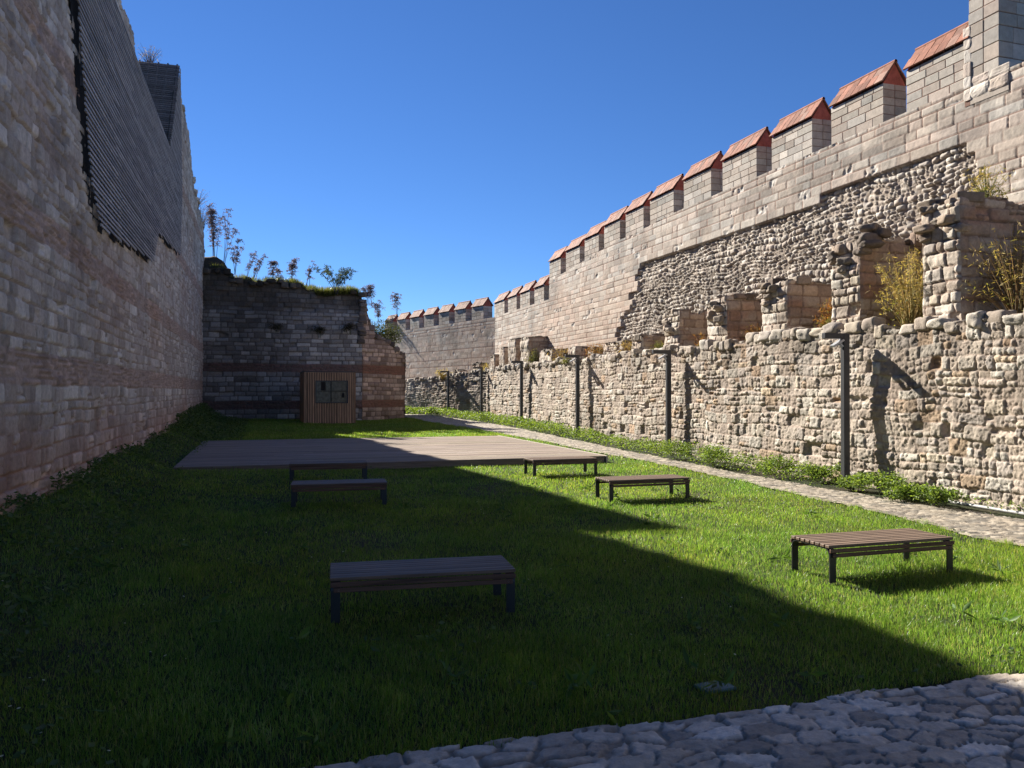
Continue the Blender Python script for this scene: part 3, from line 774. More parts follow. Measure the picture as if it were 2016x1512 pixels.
#        y0     y1     x0     x1    top   bricks
PIERS = [(11.05, 11.9, 11.78, 13.5, 5.42, ((4.55, 4.9),)), (13.6, 14.45, 11.86, 13.5, 5.15, ((4.2, 4.75),)), (16.15, 17.15, 11.98, 13.5, 4.6, ((4.2, 4.55),)),
         (18.8, 19.8, 12.0, 13.5, 4.55, ()), (21.4, 22.35, 12.05, 13.5, 4.38, ()), (23.9, 24.75, 12.1, 13.4, 3.82, ()),
         (36.9, 38.2, 12.5, 13.75, 4.6, ()), (39.2, 40.4, 12.55, 13.6, 4.65, ()), (41.4, 42.3, 12.6, 13.6, 4.3, ()), (43.4, 44.3, 12.65, 13.5, 4.0, ()),
         (46.3, 47.6, 12.5, 13.0, 3.6, ()), (48.6, 50.6, 11.9, 12.4, 3.25, ()), (54.0, 55.2, 10.1, 10.6, 2.85, ()), (25.9, 27.6, 12.35, 13.4, 3.72, ()), (28.2, 29.5, 12.5, 13.4, 3.6, ()), (30.2, 31.0, 12.25, 13.3, 3.75, ()), (31.9, 32.8, 12.45, 13.4, 3.55, ()), (33.6, 35.4, 12.5, 13.4, 3.85, ())]
def pier_surf(off, side):
    def f(U, Z):
        a = coursed(U+off, Z, 181+int(off) % 7, (.15, .30), (.24, .62) if side else (.16, .45), .010, .022, .04, .05, (), .018, .15)
        r = a['r']; m = a['m']*(1-.25*smooth(.0, .5, noise(U+off, Z, 1.6, 182, 3)))
        h = m*(.018+.032*r[..., 0]+.02*(r[..., 1]-.5)*a['lu'])+.022*noise(U+off, Z, 6, 183, 5)+.035*noise(U+off, Z, 1.3, 184, 3)+.006*noise(U, Z, 26, 185, 2)-.06*(r[..., 5] > .95)*m
        C = palette(r[..., 3], PIER_C if side else STONE_W)*(.8+.35*r[..., 2])[..., None]
        br = smooth(.1, .5, noise(U+off, Z*2.5, .8, 186, 3))*(1 if side else .4)
        C = C*(1-br[..., None]*np.array((.06, .24, .30)))
        C = mixc(np.array((.25, .18, .14)), C, np.clip(1.3*m, 0, 1))
        return h, C*(1-.3*smooth(.2, .6, noise(U+off, Z, 1.0, 187, 3)))[..., None]
    return f
for n_, (y0, y1, x0, x1, zt, br) in enumerate(PIERS):
    b = MB(); zb = float(low_top(np.array([y0]), 0)[0])-.2; off = 13.7*n_
    near = y0 < 26; st = .022 if near else .05
    wob = lambda Z, o=off: .05*noise(Z, Z*0+o, 3.1, 188, 3)
    zr = np.arange(zb, zt+.05, st); L_ = y1-y0; Wd = x1-x0
    def lay(nm, cols, pos, surf, Lc, tops):
        U, Z = np.meshgrid(cols, zr); h, C = surf(U, Z); h = h*smooth(0, .05, U)*smooth(0, .05, Lc-U)
        x, y, nx, ny = pos(U, Z); V = np.stack([x+nx*h, y+ny*h, Z], -1); idx = np.arange(U.size).reshape(U.shape)
        Q = np.stack([idx[:-1, :-1], idx[:-1, 1:], idx[1:, 1:], idx[1:, :-1]], -1); ok = Z <= tops(U); Q = Q[ok[:-1, :-1] & ok[:-1, 1:]]
        b.add(V.reshape(-1, 3), Q, None, C.reshape(-1, 3))
    ft = lambda U: zt-.10+.10*noise(U+off, U*0, 3, 189, 3)
    lay('front', np.linspace(0, L_, int(L_/st)+2), lambda U, Z: (x0+wob(Z), y0+wob(Z+9)+U, -1, 0), pier_surf(off, False), L_, ft)
    lay('near', np.linspace(0, Wd, int(Wd/st)+2), lambda U, Z: (x0+wob(Z)+U, y0+wob(Z+9), 0, -1), pier_surf(off+5, True), 99, ft)
    lay('far', np.linspace(0, Wd, int(Wd/.06)+2), lambda U, Z: (x0+wob(Z)+U, y1+wob(Z+9), 0, 1), pier_surf(off+8, True), 99, ft)
    b.box(x0+.06, x1, y0+.06, y1-.05, zb, zt-.16, (.33, .26, .21))
    for q in range(16 if near else 10):           # ragged crown
        sz = rs.uniform((.3, .22, .10), (.6, .42, .22)); fx = rs.rand()
        add_stone(b, rs, 'block' if rs.rand() < .5 else 'rubble', (x0+.12+fx*(Wd-.2), rs.uniform(y0+.08, y1-.08), zt-.13+rs.uniform(-.06, .09)), sz, palette(np.array(rs.rand()), PIER_C)*rs.uniform(*((.25, .75) if near else (.18, .4))), rs.uniform(-.4, .4))
    for q in range(5 if near else 0):            # dark broken stones jutting out of the head of the pier
        add_stone(b, rs, 'rubble', (x0+rs.uniform(-.02, .12), rs.uniform(y0, y1), zt-.2-rs.uniform(0, .5)), rs.uniform((.25, .2, .1), (.4, .4, .2)), palette(np.array(rs.rand()), PIER_C)*rs.uniform(.5, .9), rs.uniform(-.5, .5))
    b.build('pier', M_stone, LWT)
# broken springing of the old arch at the second pier
b = MB()
for a in np.linspace(.25, 2.5, 13):
    add_stone(b, rs, 'block', (13.30+rs.uniform(-.03, .03), 12.78+.74*math.cos(a), 4.92+.42*math.sin(a)), (.42, .15, .30), np.array((.30, .22, .17))*rs.uniform(.6, 1.15), 0, 0)
for i in range(9):
    add_stone(b, rs, 'rubble', (12.0+rs.uniform(-.1, .4), rs.uniform(13.4, 14.4), 4.75+rs.uniform(0, .55)), rs.uniform((.3, .2, .14), (.55, .4, .24)), np.array((.20, .165, .14))*rs.uniform(.6, 1.1), rs.uniform(-.5, .5))
b.build('arch_springing', M_stone, LWT)

# ------------------------------------------------------------------ timber deck
dk = thing('wooden_deck', 'wide low timber deck of weathered boards laid on the lawn', 'deck', (DECK[0], DECK[2], 0))
rs = np.random.RandomState(41)
b = MB(); W_, L_ = DECK[1]-DECK[0], DECK[3]-DECK[2]
n = int(L_/.142)
for i in range(n):
    y = i*L_/n; x = 0.0
    cut = [0.0]
    while W_-cut[-1] > 4.6: cut.append(cut[-1]+(rs.uniform(1.2, 3.8) if len(cut) == 1 else 3.9))
    cut.append(W_)
    for j in range(len(cut)-1):
        c = np.array((.30, .25, .205))*rs.uniform(.74, 1.18)*np.array((1, rs.uniform(.95, 1.03), rs.uniform(.92, 1.08)))
        dz = rs.uniform(-.002, .002)
        b.box(cut[j]+.002, cut[j+1]-.002, y+.004, y+L_/n-.004, DECK_Z-.026+dz, DECK_Z+dz, c, .003)
b.build('deck_boards', M_deck, dk, True)
b = MB(); b.box(.05, W_-.05, -.022, -.001, .0, DECK_Z-.03, (.22, .17, .13)); b.box(.05, W_-.05, L_+.001, L_+.022, .0, DECK_Z-.03, (.22, .17, .13))
b.box(-.022, -.001, 0, L_, .0, DECK_Z-.03, (.22, .17, .13))
b.build('fascia', M_deck, dk, True)
b = MB(); b.box(W_+.002, W_+.05, -.02, L_+.02, -.05, DECK_Z+.012, (.46, .41, .35), .004); b.build('edge_board', M_deck, dk, True)
b = MB(); b.box(.1, W_-.1, .1, L_-.1, -.1, DECK_Z-.04, (.05, .05, .05)); b.build('under_deck_shade', M_black, dk, True)  # one solid black block painting the shade under the boards

# ------------------------------------------------------------------ benches
BW, BD, BH = 1.56, .61, .37
def end_frame(x):
    """flat steel bar bent into an upside-down U with rounded shoulders"""
    b = MB(); w = .075; t = .014; r = .07
    path = [(-BD/2+.012, 0)]
    for a in np.linspace(math.pi, math.pi/2, 6): path.append((-BD/2+.012+r+r*math.cos(a), BH-.036-r+r*math.sin(a)))
    for a in np.linspace(math.pi/2, 0, 6): path.append((BD/2-.012-r+r*math.cos(a), BH-.036-r+r*math.sin(a)))
    path.append((BD/2-.012, 0))
    P = np.array(path); d = np.gradient(P, axis=0); d /= np.linalg.norm(d, axis=1, keepdims=True); nrm = np.stack([-d[:, 1], d[:, 0]], 1)
    V = []
    for p, q in zip(P, nrm):
        o = p+q*t/2; i = p-q*t/2
        V += [(x-w/2, o[0], o[1]), (x+w/2, o[0], o[1]), (x+w/2, i[0], i[1]), (x-w/2, i[0], i[1])]
    m = len(P); Q = [[k*4+a, k*4+(a+1) % 4, k*4+4+(a+1) % 4, k*4+4+a] for k in range(m-1) for a in range(4)]
    Q += [[0, 3, 2, 1], [m*4-4, m*4-3, m*4-2, m*4-1]]
    b.add(V, Q); return b
def make_bench(label, loc, rz):
    t = thing('park_bench', label, 'bench', loc, rz, 'backless benches on the lawn')
    rs = np.random.RandomState(5)
    b = MB(); ns = 8; p = BD/ns
    for i in range(ns):
        c = np.array((.205, .145, .105))*rs.uniform(.75, 1.2)
        b.box(-BW/2, BW/2, -BD/2+i*p+.008, -BD/2+(i+1)*p-.008, BH-.03, BH, c, .004)
    b.build('seat', M_woodx, t, True)
    for sy in (-1, 1):
        b = MB(); y = sy*(BD/2+.002)
        b.box(-BW/2+.004, BW/2-.004, y-.012, y+.012, BH-.075, BH-.036, (.15, .085, .058), .004)
        b.box(-BW/2+.03, BW/2-.03, y-.010, y+.010, BH-.120, BH-.082, (.15, .085, .058), .004)
        a = b.build('apron', M_woodx, t, True)
        for x in (-BW/2+.07, BW/2-.07):
            b = MB(); b.tube([(x, y+sy*.004, BH-.101), (x, y+sy*.016, BH-.101)], .007, 8); b.build('bolt', M_greymetal, a)
    for sx in (-1, 1):
        end_frame(sx*(BW/2-.045)).build('leg_frame', M_steel, t, True)
    return t
bench = make_bench('nearest backless slatted bench standing in deep shade on the lawn', (1.35, 6.92, 0), R(-5))
def copy_tree(o, parent=None):
    c = o.copy(); col_main.objects.link(c); c.parent = parent
    for ch in list(o.children): copy_tree(ch, c)
    return c
for label, x, y, rz in (('wide backless slatted bench on the sunlit grass beside the path, nearest the camera', 6.15, 6.90, 0),
                        ('backless bench in sunlight between the nearest sunlit bench and the one by the deck', 6.48, 12.85, 0),
                        ('backless bench in sunlight directly in front of the deck edge', 6.5, 16.95, 1),
                        ('shaded backless bench in the middle of the lawn, behind the nearest one', 1.28, 13.75, -5),
                        ('shaded backless bench closest to the dark end of the deck', 1.36, 17.0, -4)):
    c = copy_tree(bench); c['label'] = label; c.location = (x, y, float(ground_z(np.array([x]), np.array([y]))[0])); c.rotation_euler = (0, 0, R(rz))

# ------------------------------------------------------------------ lamp posts
def make_lamp(loc, label, hgt):
    t = thing('lamp_post', label, 'lamp post', loc, 0, 'lamp posts along the rubble wall')
    b = MB(); b.box(-.07, .07, -.055, .055, -.1, hgt, (1, 1, 1), .006); b.build('pole', M_lamp, t, True)
    b = MB(); b.box(-.52, -.071, -.054, .054, hgt-.11, hgt-.001, (1, 1, 1), .005); a = b.build('arm', M_lamp, t, True)
    b = MB(); b.box(-.50, -.12, -.04, .04, hgt-.117, hgt-.111, (1, 1, 1)); b.build('lens', M_greymetal, a, True)
    b = MB(); b.box(-.10, .10, -.085, .085, .0, .012, (1, 1, 1), .003); b.build('base_plate', M_lamp, t, True)
    s = MB()                                     # small spotlight clamped under the arm
    s.tube([(-.075, 0, hgt-.30), (-.13, 0, hgt-.22)], .022, 8)
    ca, sa = math.cos(.5), math.sin(.5)
    P = np.array([[i, j, k] for k in (-1, 1) for j in (-1, 1) for i in (-1, 1)], float)*np.array((.14, .06, .022))
    P = np.stack([P[:, 0]*ca-P[:, 2]*sa, P[:, 1], P[:, 0]*sa+P[:, 2]*ca], 1)+np.array((-.19, 0, hgt-.20))
    s.add(P, [[0, 2, 3, 1], [4, 5, 7, 6], [0, 1, 5, 4], [2, 6, 7, 3], [0, 4, 6, 2], [1, 3, 7, 5]])
    s.build('spotlight', M_greymetal, t, True)
    return t
LAMPS = [(11.22, 13.3, 3.06, 'nearest dark square lamp post with a small pale spotlight under its arm'),
         (11.55, 21.2, 3.06, 'dark lamp post second from the camera along the rubble wall'),
         (11.75, 28.8, 3.14, 'dark lamp post third from the camera, level with the back edge of the deck'),
         (12.15, 37.0, 3.1, 'dark lamp post fourth from the camera, below the tallest far ruined piers'),
         (12.4, 45.3, 3.0, 'dark lamp post second from the far end of the row'),
         (11.32, 49.3, 2.72, 'farthest and smallest dark lamp post, near the bend of the wall')]
l0 = None
for x, y, h_, lab in LAMPS:
    z = float(ground_z(np.array([x]), np.array([y]))[0])
    if l0 is None: l0 = make_lamp((x, y, z), lab, 3.06)
    else:
        c = copy_tree(l0); c['label'] = lab; c.location = (x, y, z); c.scale = (1, 1, h_/3.06)

# ------------------------------------------------------------------ slatted kiosk before the bastion
kx, ky = 3.25, 39.8; kz = float(ground_z(np.array([kx]), np.array([ky]))[0])
ks = thing('kiosk', 'small wooden kiosk clad in vertical slats with one dark window', 'kiosk', (kx, ky, kz), R(3))
rs = np.random.RandomState(51)
KW, KDp, KH = 1.22, 1.9, 2.52                    # half width, depth, height
w0, w1, wz0, wz1 = -.66, .80, 1.06, 2.06         # the window in the front
b = MB()
for x in np.arange(-KW+.03, KW, .0805):
    c = np.array((.60, .38, .23))*rs.uniform(.75, 1.2)
    if w0-.02 < x < w1+.02:
        b.box(x-.021, x+.021, -.05, 0, .02, wz0-.02, c); b.box(x-.021, x+.021, -.05, 0, wz1+.02, KH, c)
    else: b.box(x-.021, x+.021, -.05, 0, .02, KH, c)
b.build('front_slats', M_woodz, ks, True)
for sx in (-1, 1):
    b = MB()
    for y in np.arange(.02, KDp, .0805):
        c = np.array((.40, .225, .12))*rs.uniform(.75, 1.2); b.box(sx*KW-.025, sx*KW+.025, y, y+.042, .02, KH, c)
    b.build('side_slats', M_woodz, ks, True)
b = MB(); t_ = .03
b.box(-KW+.04, KW-.04, .012, .03, .0, wz0, (1, 1, 1)); b.box(-KW+.04, KW-.04, .012, .03, wz1, KH-.03, (1, 1, 1))
b.box(-KW+.04, w0, .012, .03, wz0, wz1, (1, 1, 1)); b.box(w1, KW-.04, .012, .03, wz0, wz1, (1, 1, 1))
b.box(-KW+.04, KW-.04, KDp-.03, KDp-.01, 0, KH-.03); b.box(-KW+.04, -KW+.06, .04, KDp-.04, 0, KH-.03); b.box(KW-.06, KW-.04, .04, KDp-.04, 0, KH-.03)
b.build('body', M_black, ks, True)
b = MB(); b.box(-KW-.01, KW+.01, -.03, KDp+.02, KH+.002, KH+.04, (1, 1, 1), .005); b.build('roof', M_steel, ks, True)
b = MB(); f = .05
b.box(w0-f, w1+f, -.075, .01, wz1-.005, wz1+f); b.box(w0-f, w1+f, -.075, .01, wz0-f, wz0+.005)
b.box(w0-f, w0, -.075, .01, wz0+.006, wz1-.006); b.box(w1, w1+f, -.075, .01, wz0+.006, wz1-.006)
wf = b.build('window', M_steel, ks, True)
M_glass = mat_plain('window_glass', (.055, .06, .052), .22, 0.0, .35, 6, .5)
gb = M_glass.node_tree.nodes['Principled BSDF']; gb.inputs['IOR'].default_value = 1.5
b = MB(); b.box(w0, w1, -.02, -.012, wz0+.006, wz1-.006); b.build('pane', M_glass, wf, True)
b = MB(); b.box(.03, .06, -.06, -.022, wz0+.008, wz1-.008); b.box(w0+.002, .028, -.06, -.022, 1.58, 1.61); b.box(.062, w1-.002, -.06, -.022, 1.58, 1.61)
b.box(w0+.22, w0+.44, -.045, -.022, 1.64, wz1-.02); b.box(w1-.24, w1-.12, -.045, -.022, 1.28, 1.5); b.build('bars_and_dark_shapes', M_black, wf, True)  # added bars, and two dark boxes standing for dark shapes reflected in the pane

# green cover plate in the grass
cv = MB(); cv.box(-.115, .115, -.08, .08, -.05, .016, (1, 1, 1), .008)
M_cover = mat_plain('cover_plastic', (.05, .13, .13), .5)
c = cv.build('valve_cover', M_cover, None, True)
c.location = (2.80, 4.53, -.012); c.rotation_euler = (0, 0, R(6))
tag(c, 'small teal plastic valve cover sunk in the grass beside the cobbles', 'cover')

pp = MB(); pp.tube([(x, y, gz_+.05) for x, y, gz_ in ((11.0, 4.6, 0), (10.98, 7, .0), (10.95, 9.0, .005), (11.0, 10.4, .0), (11.12, 11.2, -.01))], .028, 10, (1, 1, 1))
M_pipe = mat_plain('pipe_plastic', (.34, .34, .33), .5)
tag(pp.build('drain_pipe', M_pipe), 'thin pale pipe lying along the foot of the sunlit wall at the right edge', 'pipe')

# ------------------------------------------------------------------ vegetation
def leaves(mb, P, size, rs, pal, up=.5, asp=.45, fold=.25, droop=0.0):
    """small folded leaves at points P"""
    P = np.asarray(P, float).reshape(-1, 3); n = len(P)
    if n == 0: return
    sz = np.broadcast_to(np.asarray(size, float), (n,))*rs.uniform(.65, 1.3, n)
    d = rs.normal(size=(n, 3)); d[:, 2] = d[:, 2]*(1-up)-droop; d /= np.linalg.norm(d, axis=1, keepdims=True)
    nr = rs.normal(size=(n, 3))*(1-up)+np.array((0, 0, 1.0))*up*1.6
    sd = np.cross(d, nr); sd /= np.linalg.norm(sd, axis=1, keepdims=True)+1e-9
    nn = np.cross(sd, d)
    L = sz[:, None]; W = L*asp
    V = np.stack([P, P+d*L*.5+sd*W*.5-nn*W*fold*0, P+d*L, P+d*L*.5-sd*W*.5, P+d*L*.52-nn*W*fold], 1).reshape(-1, 3)
    k = np.arange(n)[:, None]*5
    T = np.concatenate([k+[0, 1, 4], k+[1, 2, 4], k+[2, 3, 4], k+[3, 0, 4]])
    c = palette(rs.rand(n), pal)*rs.uniform(.7, 1.25, n)[:, None]
    mb.add(V, None, T, np.repeat(c, 5, 0))

def blades(mb, P, h, w, rs, pal, lean=.5, aniso=None, tone=None):
    """narrow bent blades growing from points P"""
    n = len(P); h = np.broadcast_to(h, (n,))*rs.uniform(.55, 1.25, n); w = np.broadcast_to(w, (n,))*rs.uniform(.7, 1.2, n)
    a = rs.uniform(0, 2*math.pi, n); l = h*lean*np.abs(rs.normal(0, .8, n))
    dx, dy = np.cos(a)*l, np.sin(a)*l
    if aniso is not None: dx = dx+aniso[0]*h; dy = dy+aniso[1]*h
    b_ = rs.uniform(0, 2*math.pi, n); wx, wy = np.cos(b_)*w/2, np.sin(b_)*w/2
    z = np.zeros(n); hh = h*np.clip(1-.25*(np.hypot(dx, dy)/h)**2, .5, 1)
    P = np.asarray(P)
    V = np.stack([P+np.stack([-wx, -wy, z], 1), P+np.stack([wx, wy, z], 1),
                  P+np.stack([dx*.35+wx*.8, dy*.35+wy*.8, hh*.6], 1), P+np.stack([dx*.35-wx*.8, dy*.35-wy*.8, hh*.6], 1),
                  P+np.stack([dx, dy, hh], 1)], 1).reshape(-1, 3)
    k = np.arange(n)[:, None]*5
    c = palette(rs.rand(n), pal)*rs.uniform(.7, 1.25, n)[:, None]
    if tone is not None: c = c*tone
    mb.add(V, k+[0, 1, 2, 3], k+[3, 2, 4], np.repeat(c, 5, 0))

GRASS = [(.112, .21, .030), (.136, .24, .038), (.085, .172, .026), (.165, .265, .05), (.118, .22, .032), (.24, .265, .10)]
def in_lawn(x, y):
    ok = (x > LX+.02) & (y > 4.13+.06*noise(x, y*0, 2.5, 201, 2)) & (x < path_in(y)+.14*noise(x*0, y, 1.1, 12, 3)+.10)
    ok &= ~((x > DECK[0]-.02) & (x < DECK[1]+.06) & (y > DECK[2]-.03) & (y < DECK[3]+.03))
    ok &= (y < 43.9) | (x > 5.4+(y-44))
    X = CA*x-SA*y; Y = SA*x+CA*y
    return ok & (np.abs(X) < .74*Y+1.2)
rs = np.random.RandomState(61)
g = MB()
for (y0, y1, dens) in ((4, 6, 7200), (6, 8, 5200), (8, 10.5, 3500), (10.5, 14, 2200), (14, 19.4, 1200), (19.2, 30, 500), (29, 44, 620), (43, 56, 320)):
    A_ = (10.1+2.9)*(y1-y0); n = int(A_*dens)
    x = rs.uniform(-2.9, 10.1, n); y = rs.uniform(y0, y1, n)
    k = in_lawn(x, y) & (rs.rand(n) < np.clip(.75+.5*noise(x, y, 1.6, 203, 3), .15, 1)); x = x[k]; y = y[k]
    z = ground_z(x, y)-.02
    tall = 1+.45*noise(x, y, .9, 202, 3)
    wid = .0042*max(1, (y0+y1)/2/8)
    hue = noise(x, y, .5, 204, 3)
    tone = 1.22*np.stack([1+.24*hue, 1+.08*hue, 1-.2*hue], 1)*(1+.28*noise(x, y, 1.9, 206, 3))[:, None]
    tuft = 1+.9*smooth(.45, .7, noise(x, y, 2.6, 207, 2))
    blades(g, np.stack([x, y, z], 1), (.054*tall*tuft)*(1+.3*(y0 > 28)), wid, rs, GRASS, .75, None, tone)
tag(g.build('grass', M_grass), kind='stuff')

# broad leaves and clover between the blades, thicker on the bank below the shaded wall
w_ = MB(); WEED = [(.08, .14, .035), (.11, .17, .05), (.06, .11, .035), (.14, .19, .08)]
n = 9000; x = rs.uniform(-2.8, 9, n); y = 4.2+26*rs.rand(n)**1.7
k = in_lawn(x, y) & (noise(x, y, .8, 211, 3) > .12); x, y = x[k], y[k]
leaves(w_, np.stack([x, y, ground_z(x, y)+rs.uniform(.03, .09, len(x))], 1), .045, rs, WEED, .6, .7)
n = 7000; y = 6+24*rs.rand(n)**1.2; x = -2.82+1.2*rs.rand(n)**2.2
k = noise(x, y, .9, 212, 3) > -.25; x, y = x[k], y[k]
hh = .05+.22*np.clip(noise(x, y, 1.2, 213, 3)+.4, 0, 1)*np.clip((-1.2-x)/1.4, .15, 1)
leaves(w_, np.stack([x, y, ground_z(x, y)+hh*rs.rand(len(x))+.02], 1), .075, rs, WEED, .5, .5)
n = 6000; y = rs.uniform(29.4, 44, n); x = -2.8+2.2*rs.rand(n)**1.5
leaves(w_, np.stack([x, y, ground_z(x, y)+.4*rs.rand(n)*np.clip((-.8-x)/1.6, .1, 1)+.02], 1), .11, rs, WEED, .5, .5)
for q in range(70):                              # rosettes of long leaves
    x, y = rs.uniform(-2.2, 8.6), 4.25+11*rs.rand()**1.6
    if not in_lawn(np.array([x]), np.array([y]))[0]: continue
    m_ = rs.randint(6, 13); z = float(ground_z(np.array([x]), np.array([y]))[0])+.02
    leaves(w_, np.stack([x+rs.normal(0, .02, m_), y+rs.normal(0, .02, m_), np.full(m_, z)+rs.uniform(0, .05, m_)], 1), .13, rs, [(.07, .14, .03), (.10, .18, .05)], .25, .26)
d_ = w_                                        # scattered daisies and pale seed heads
for q in range(150):
    x, y = rs.uniform(-2.4, 4.2), 4.4+9*rs.rand()**1.4
    if noise(np.array([x]), np.array([y]), .7, 215, 2)[0] < -.1: continue
    z = float(ground_z(np.array([x]), np.array([y]))[0])+rs.uniform(.05, .09); r_ = rs.uniform(.006, .011)
    an = np.arange(6)/6*2*math.pi; tz = rs.uniform(-.4, .4, 2)
    V = [(x, y, z+.003)]+[(x+r_*math.cos(a), y+r_*math.sin(a), z+r_*(tz[0]*math.cos(a)+tz[1]*math.sin(a))) for a in an]
    d_.add(V, None, [[0, i+1, (i+1) % 6+1] for i in range(6)], (.75, .74, .62))
tag(w_.build('clover_weeds', M_leaf), kind='stuff')

# continuous green fringe at the foot of the sunlit wall
GREEN = [(.15, .22, .045), (.11, .18, .04), (.18, .26, .06), (.085, .145, .04), (.20, .27, .085)]
w_ = MB()
for (y0, y1, n, sz) in ((9, 14, 2600, .05), (14, 22, 6500, .06), (22, 32, 8000, .075), (32, 46, 8000, .10), (46, 62, 5000, .14)):
    y = rs.uniform(y0, y1, n); u = rs.rand(n); x = path_out(y)-.12+(low_x(y)-path_out(y)+.1)*u
    cl = np.clip(noise(x*.6, y, 1.1, 221, 3)+.45+.012*(y-14), 0, 1.2)*np.min([smooth(.05, .5, np.hypot((x-(l[0]-.1))*.8, y-(l[1]-.25))) for l in LAMPS], 0); k = rs.rand(n) < cl; x, y, u, cl = x[k], y[k], u[k], cl[k]
    hh = (.10+.34*cl*np.sin(np.clip(u*.8+.2, 0, 1)*math.pi)**.6)
    leaves(w_, np.stack([x, y, ground_z(x, y)+hh*rs.rand(len(x))**.6], 1), sz, rs, GREEN, .55, .55)
tag(w_.build('wall_foot_weeds', M_leaf), kind='stuff')

def bush(name, label, loc, rx, ry, h, n, size, pal, cat='weed', group=None, sd=0, mat=None, up=.5, asp=.55, stems=12):
    rs = np.random.RandomState(300+sd); t = thing(name, label, cat, loc, 0, group)
    nb = 9
    cx = rs.normal(0, .42, (nb, 2))*[rx, ry]; ch = h*rs.uniform(.45, .85, nb)
    i = rs.randint(nb, size=n); u = rs.normal(size=(n, 3)); u /= np.linalg.norm(u, axis=1, keepdims=True)
    rr = rs.rand(n)**.45
    P = np.stack([cx[i, 0]+u[:, 0]*rr*rx*.5, cx[i, 1]+u[:, 1]*rr*ry*.5, ch[i]+u[:, 2]*rr*h*.38], 1)
    P[:, 2] = np.clip(P[:, 2], .02, None)
    b = MB(); leaves(b, P, size, rs, pal, up, asp); b.build('foliage', mat or M_leaf, t)
    b = MB()
    for q in range(stems):
        j = rs.randint(nb); b.tube([(cx[j, 0]*.3, cx[j, 1]*.3, -.05), (cx[j, 0]*.7, cx[j, 1]*.7, ch[j]*.6), (cx[j, 0]+rs.normal()*.05, cx[j, 1]+rs.normal()*.05, ch[j]*1.1)], .006, 4, (.09, .11, .04))
    b.build('stems', M_bark, t)
    return t
def gz(x, y): return float(ground_z(np.array([x]), np.array([y]))[0])
for i, (x, y, rx, ry, h, lab) in enumerate((
        (10.92, 17.6, .42, .55, .52, 'round leafy green weed clump at the wall foot, halfway between the two nearest lamp posts'),
        (11.0, 14.9, .4, .6, .45, 'broad green weed clump just beyond the nearest lamp post'),
        (11.12, 14.05, .28, .35, .34, 'low pale green weed clump touching the foot of the nearest lamp post'),
        (10.85, 12.55, .24, .28, .30, 'small dark green weed clump in front of the nearest lamp post'),
        (10.72, 11.75, .36, .55, .40, 'bright green weed clump on the path edge to the right of the nearest lamp post'),
        (10.62, 11.0, .26, .35, .28, 'low weed clump between the bright clump and the last one at the right'),
        (10.6, 10.4, .3, .35, .33, 'rightmost leafy weed clump at the path edge'),
        (11.0, 19.6, .4, .7, .48, 'green weed clump in front of the second lamp post'))):
    bush('weed_clump', lab, (x, y, gz(x, y)), rx, ry, h, 1500, .055, GREEN, 'weed', 'leafy weeds at the foot of the sunlit wall', i)

def wispy(name, label, loc, h, spread, n, pal, w=.008, group=None, cat='plant', heads=0, headpal=None, sd=0, low=0, lowpal=None, hs=.05):
    """a tuft of thin dry stems, with leafy or seedy heads"""
    rs = np.random.RandomState(400+sd); t = thing(name, label, cat, loc, 0, group)
    b = MB(); hd = []
    for q in range(n):
        a = rs.uniform(0, 2*math.pi); l = h*rs.uniform(.35, 1.05); s = spread*rs.rand()**.8
        p0 = np.array((math.cos(a)*spread*.18*rs.rand(), math.sin(a)*spread*.18*rs.rand(), -.05))
        p2 = np.array((math.cos(a)*s, math.sin(a)*s, l*(1-.18*s/max(spread, .01))))
        p1 = p0*.5+p2*.5+np.array((-math.cos(a)*s*.2, -math.sin(a)*s*.2, l*.10))
        tt = np.linspace(0, 1, 6)[:, None]; P = p0*(1-tt)**2+2*p1*tt*(1-tt)+p2*tt**2
        b.tube(P, np.linspace(w*.6, w*.25, 6), 3, palette(np.array(rs.rand()), pal)*rs.uniform(.7, 1.2))
        for k in range(heads):
            f = rs.uniform(.72, 1.0); hd.append(p0*(1-f)**2+2*p1*f*(1-f)+p2*f**2+rs.normal(0, .035, 3))
    if hd: leaves(b, hd, hs*1.5, rs, headpal or pal, .15, .13, .3, .3)
    b.build('stems', M_dry, t)
    if low:
        u = rs.normal(size=(low, 3))*[spread*.4, spread*.4, 0]; u[:, 2] = rs.rand(low)*h*.4
        b = MB(); leaves(b, u, .06, rs, lowpal or GREEN, .4, .4); b.build('foliage', M_leaf, t)
    return t
YEL = [(.46, .35, .15), (.38, .30, .13), (.52, .41, .20), (.26, .24, .10)]
BRN = [(.36, .25, .12), (.28, .19, .10), (.44, .31, .15), (.22, .18, .09)]
ORA = [(.34, .15, .05), (.26, .13, .05), (.40, .20, .07), (.22, .17, .06)]
OLV = [(.14, .15, .05), (.20, .19, .07), (.10, .12, .04)]
def lz(x, y): return float(low_top(np.array([y]), 0)[0])-.08
GR = 'dry plants on top of the rubble wall'
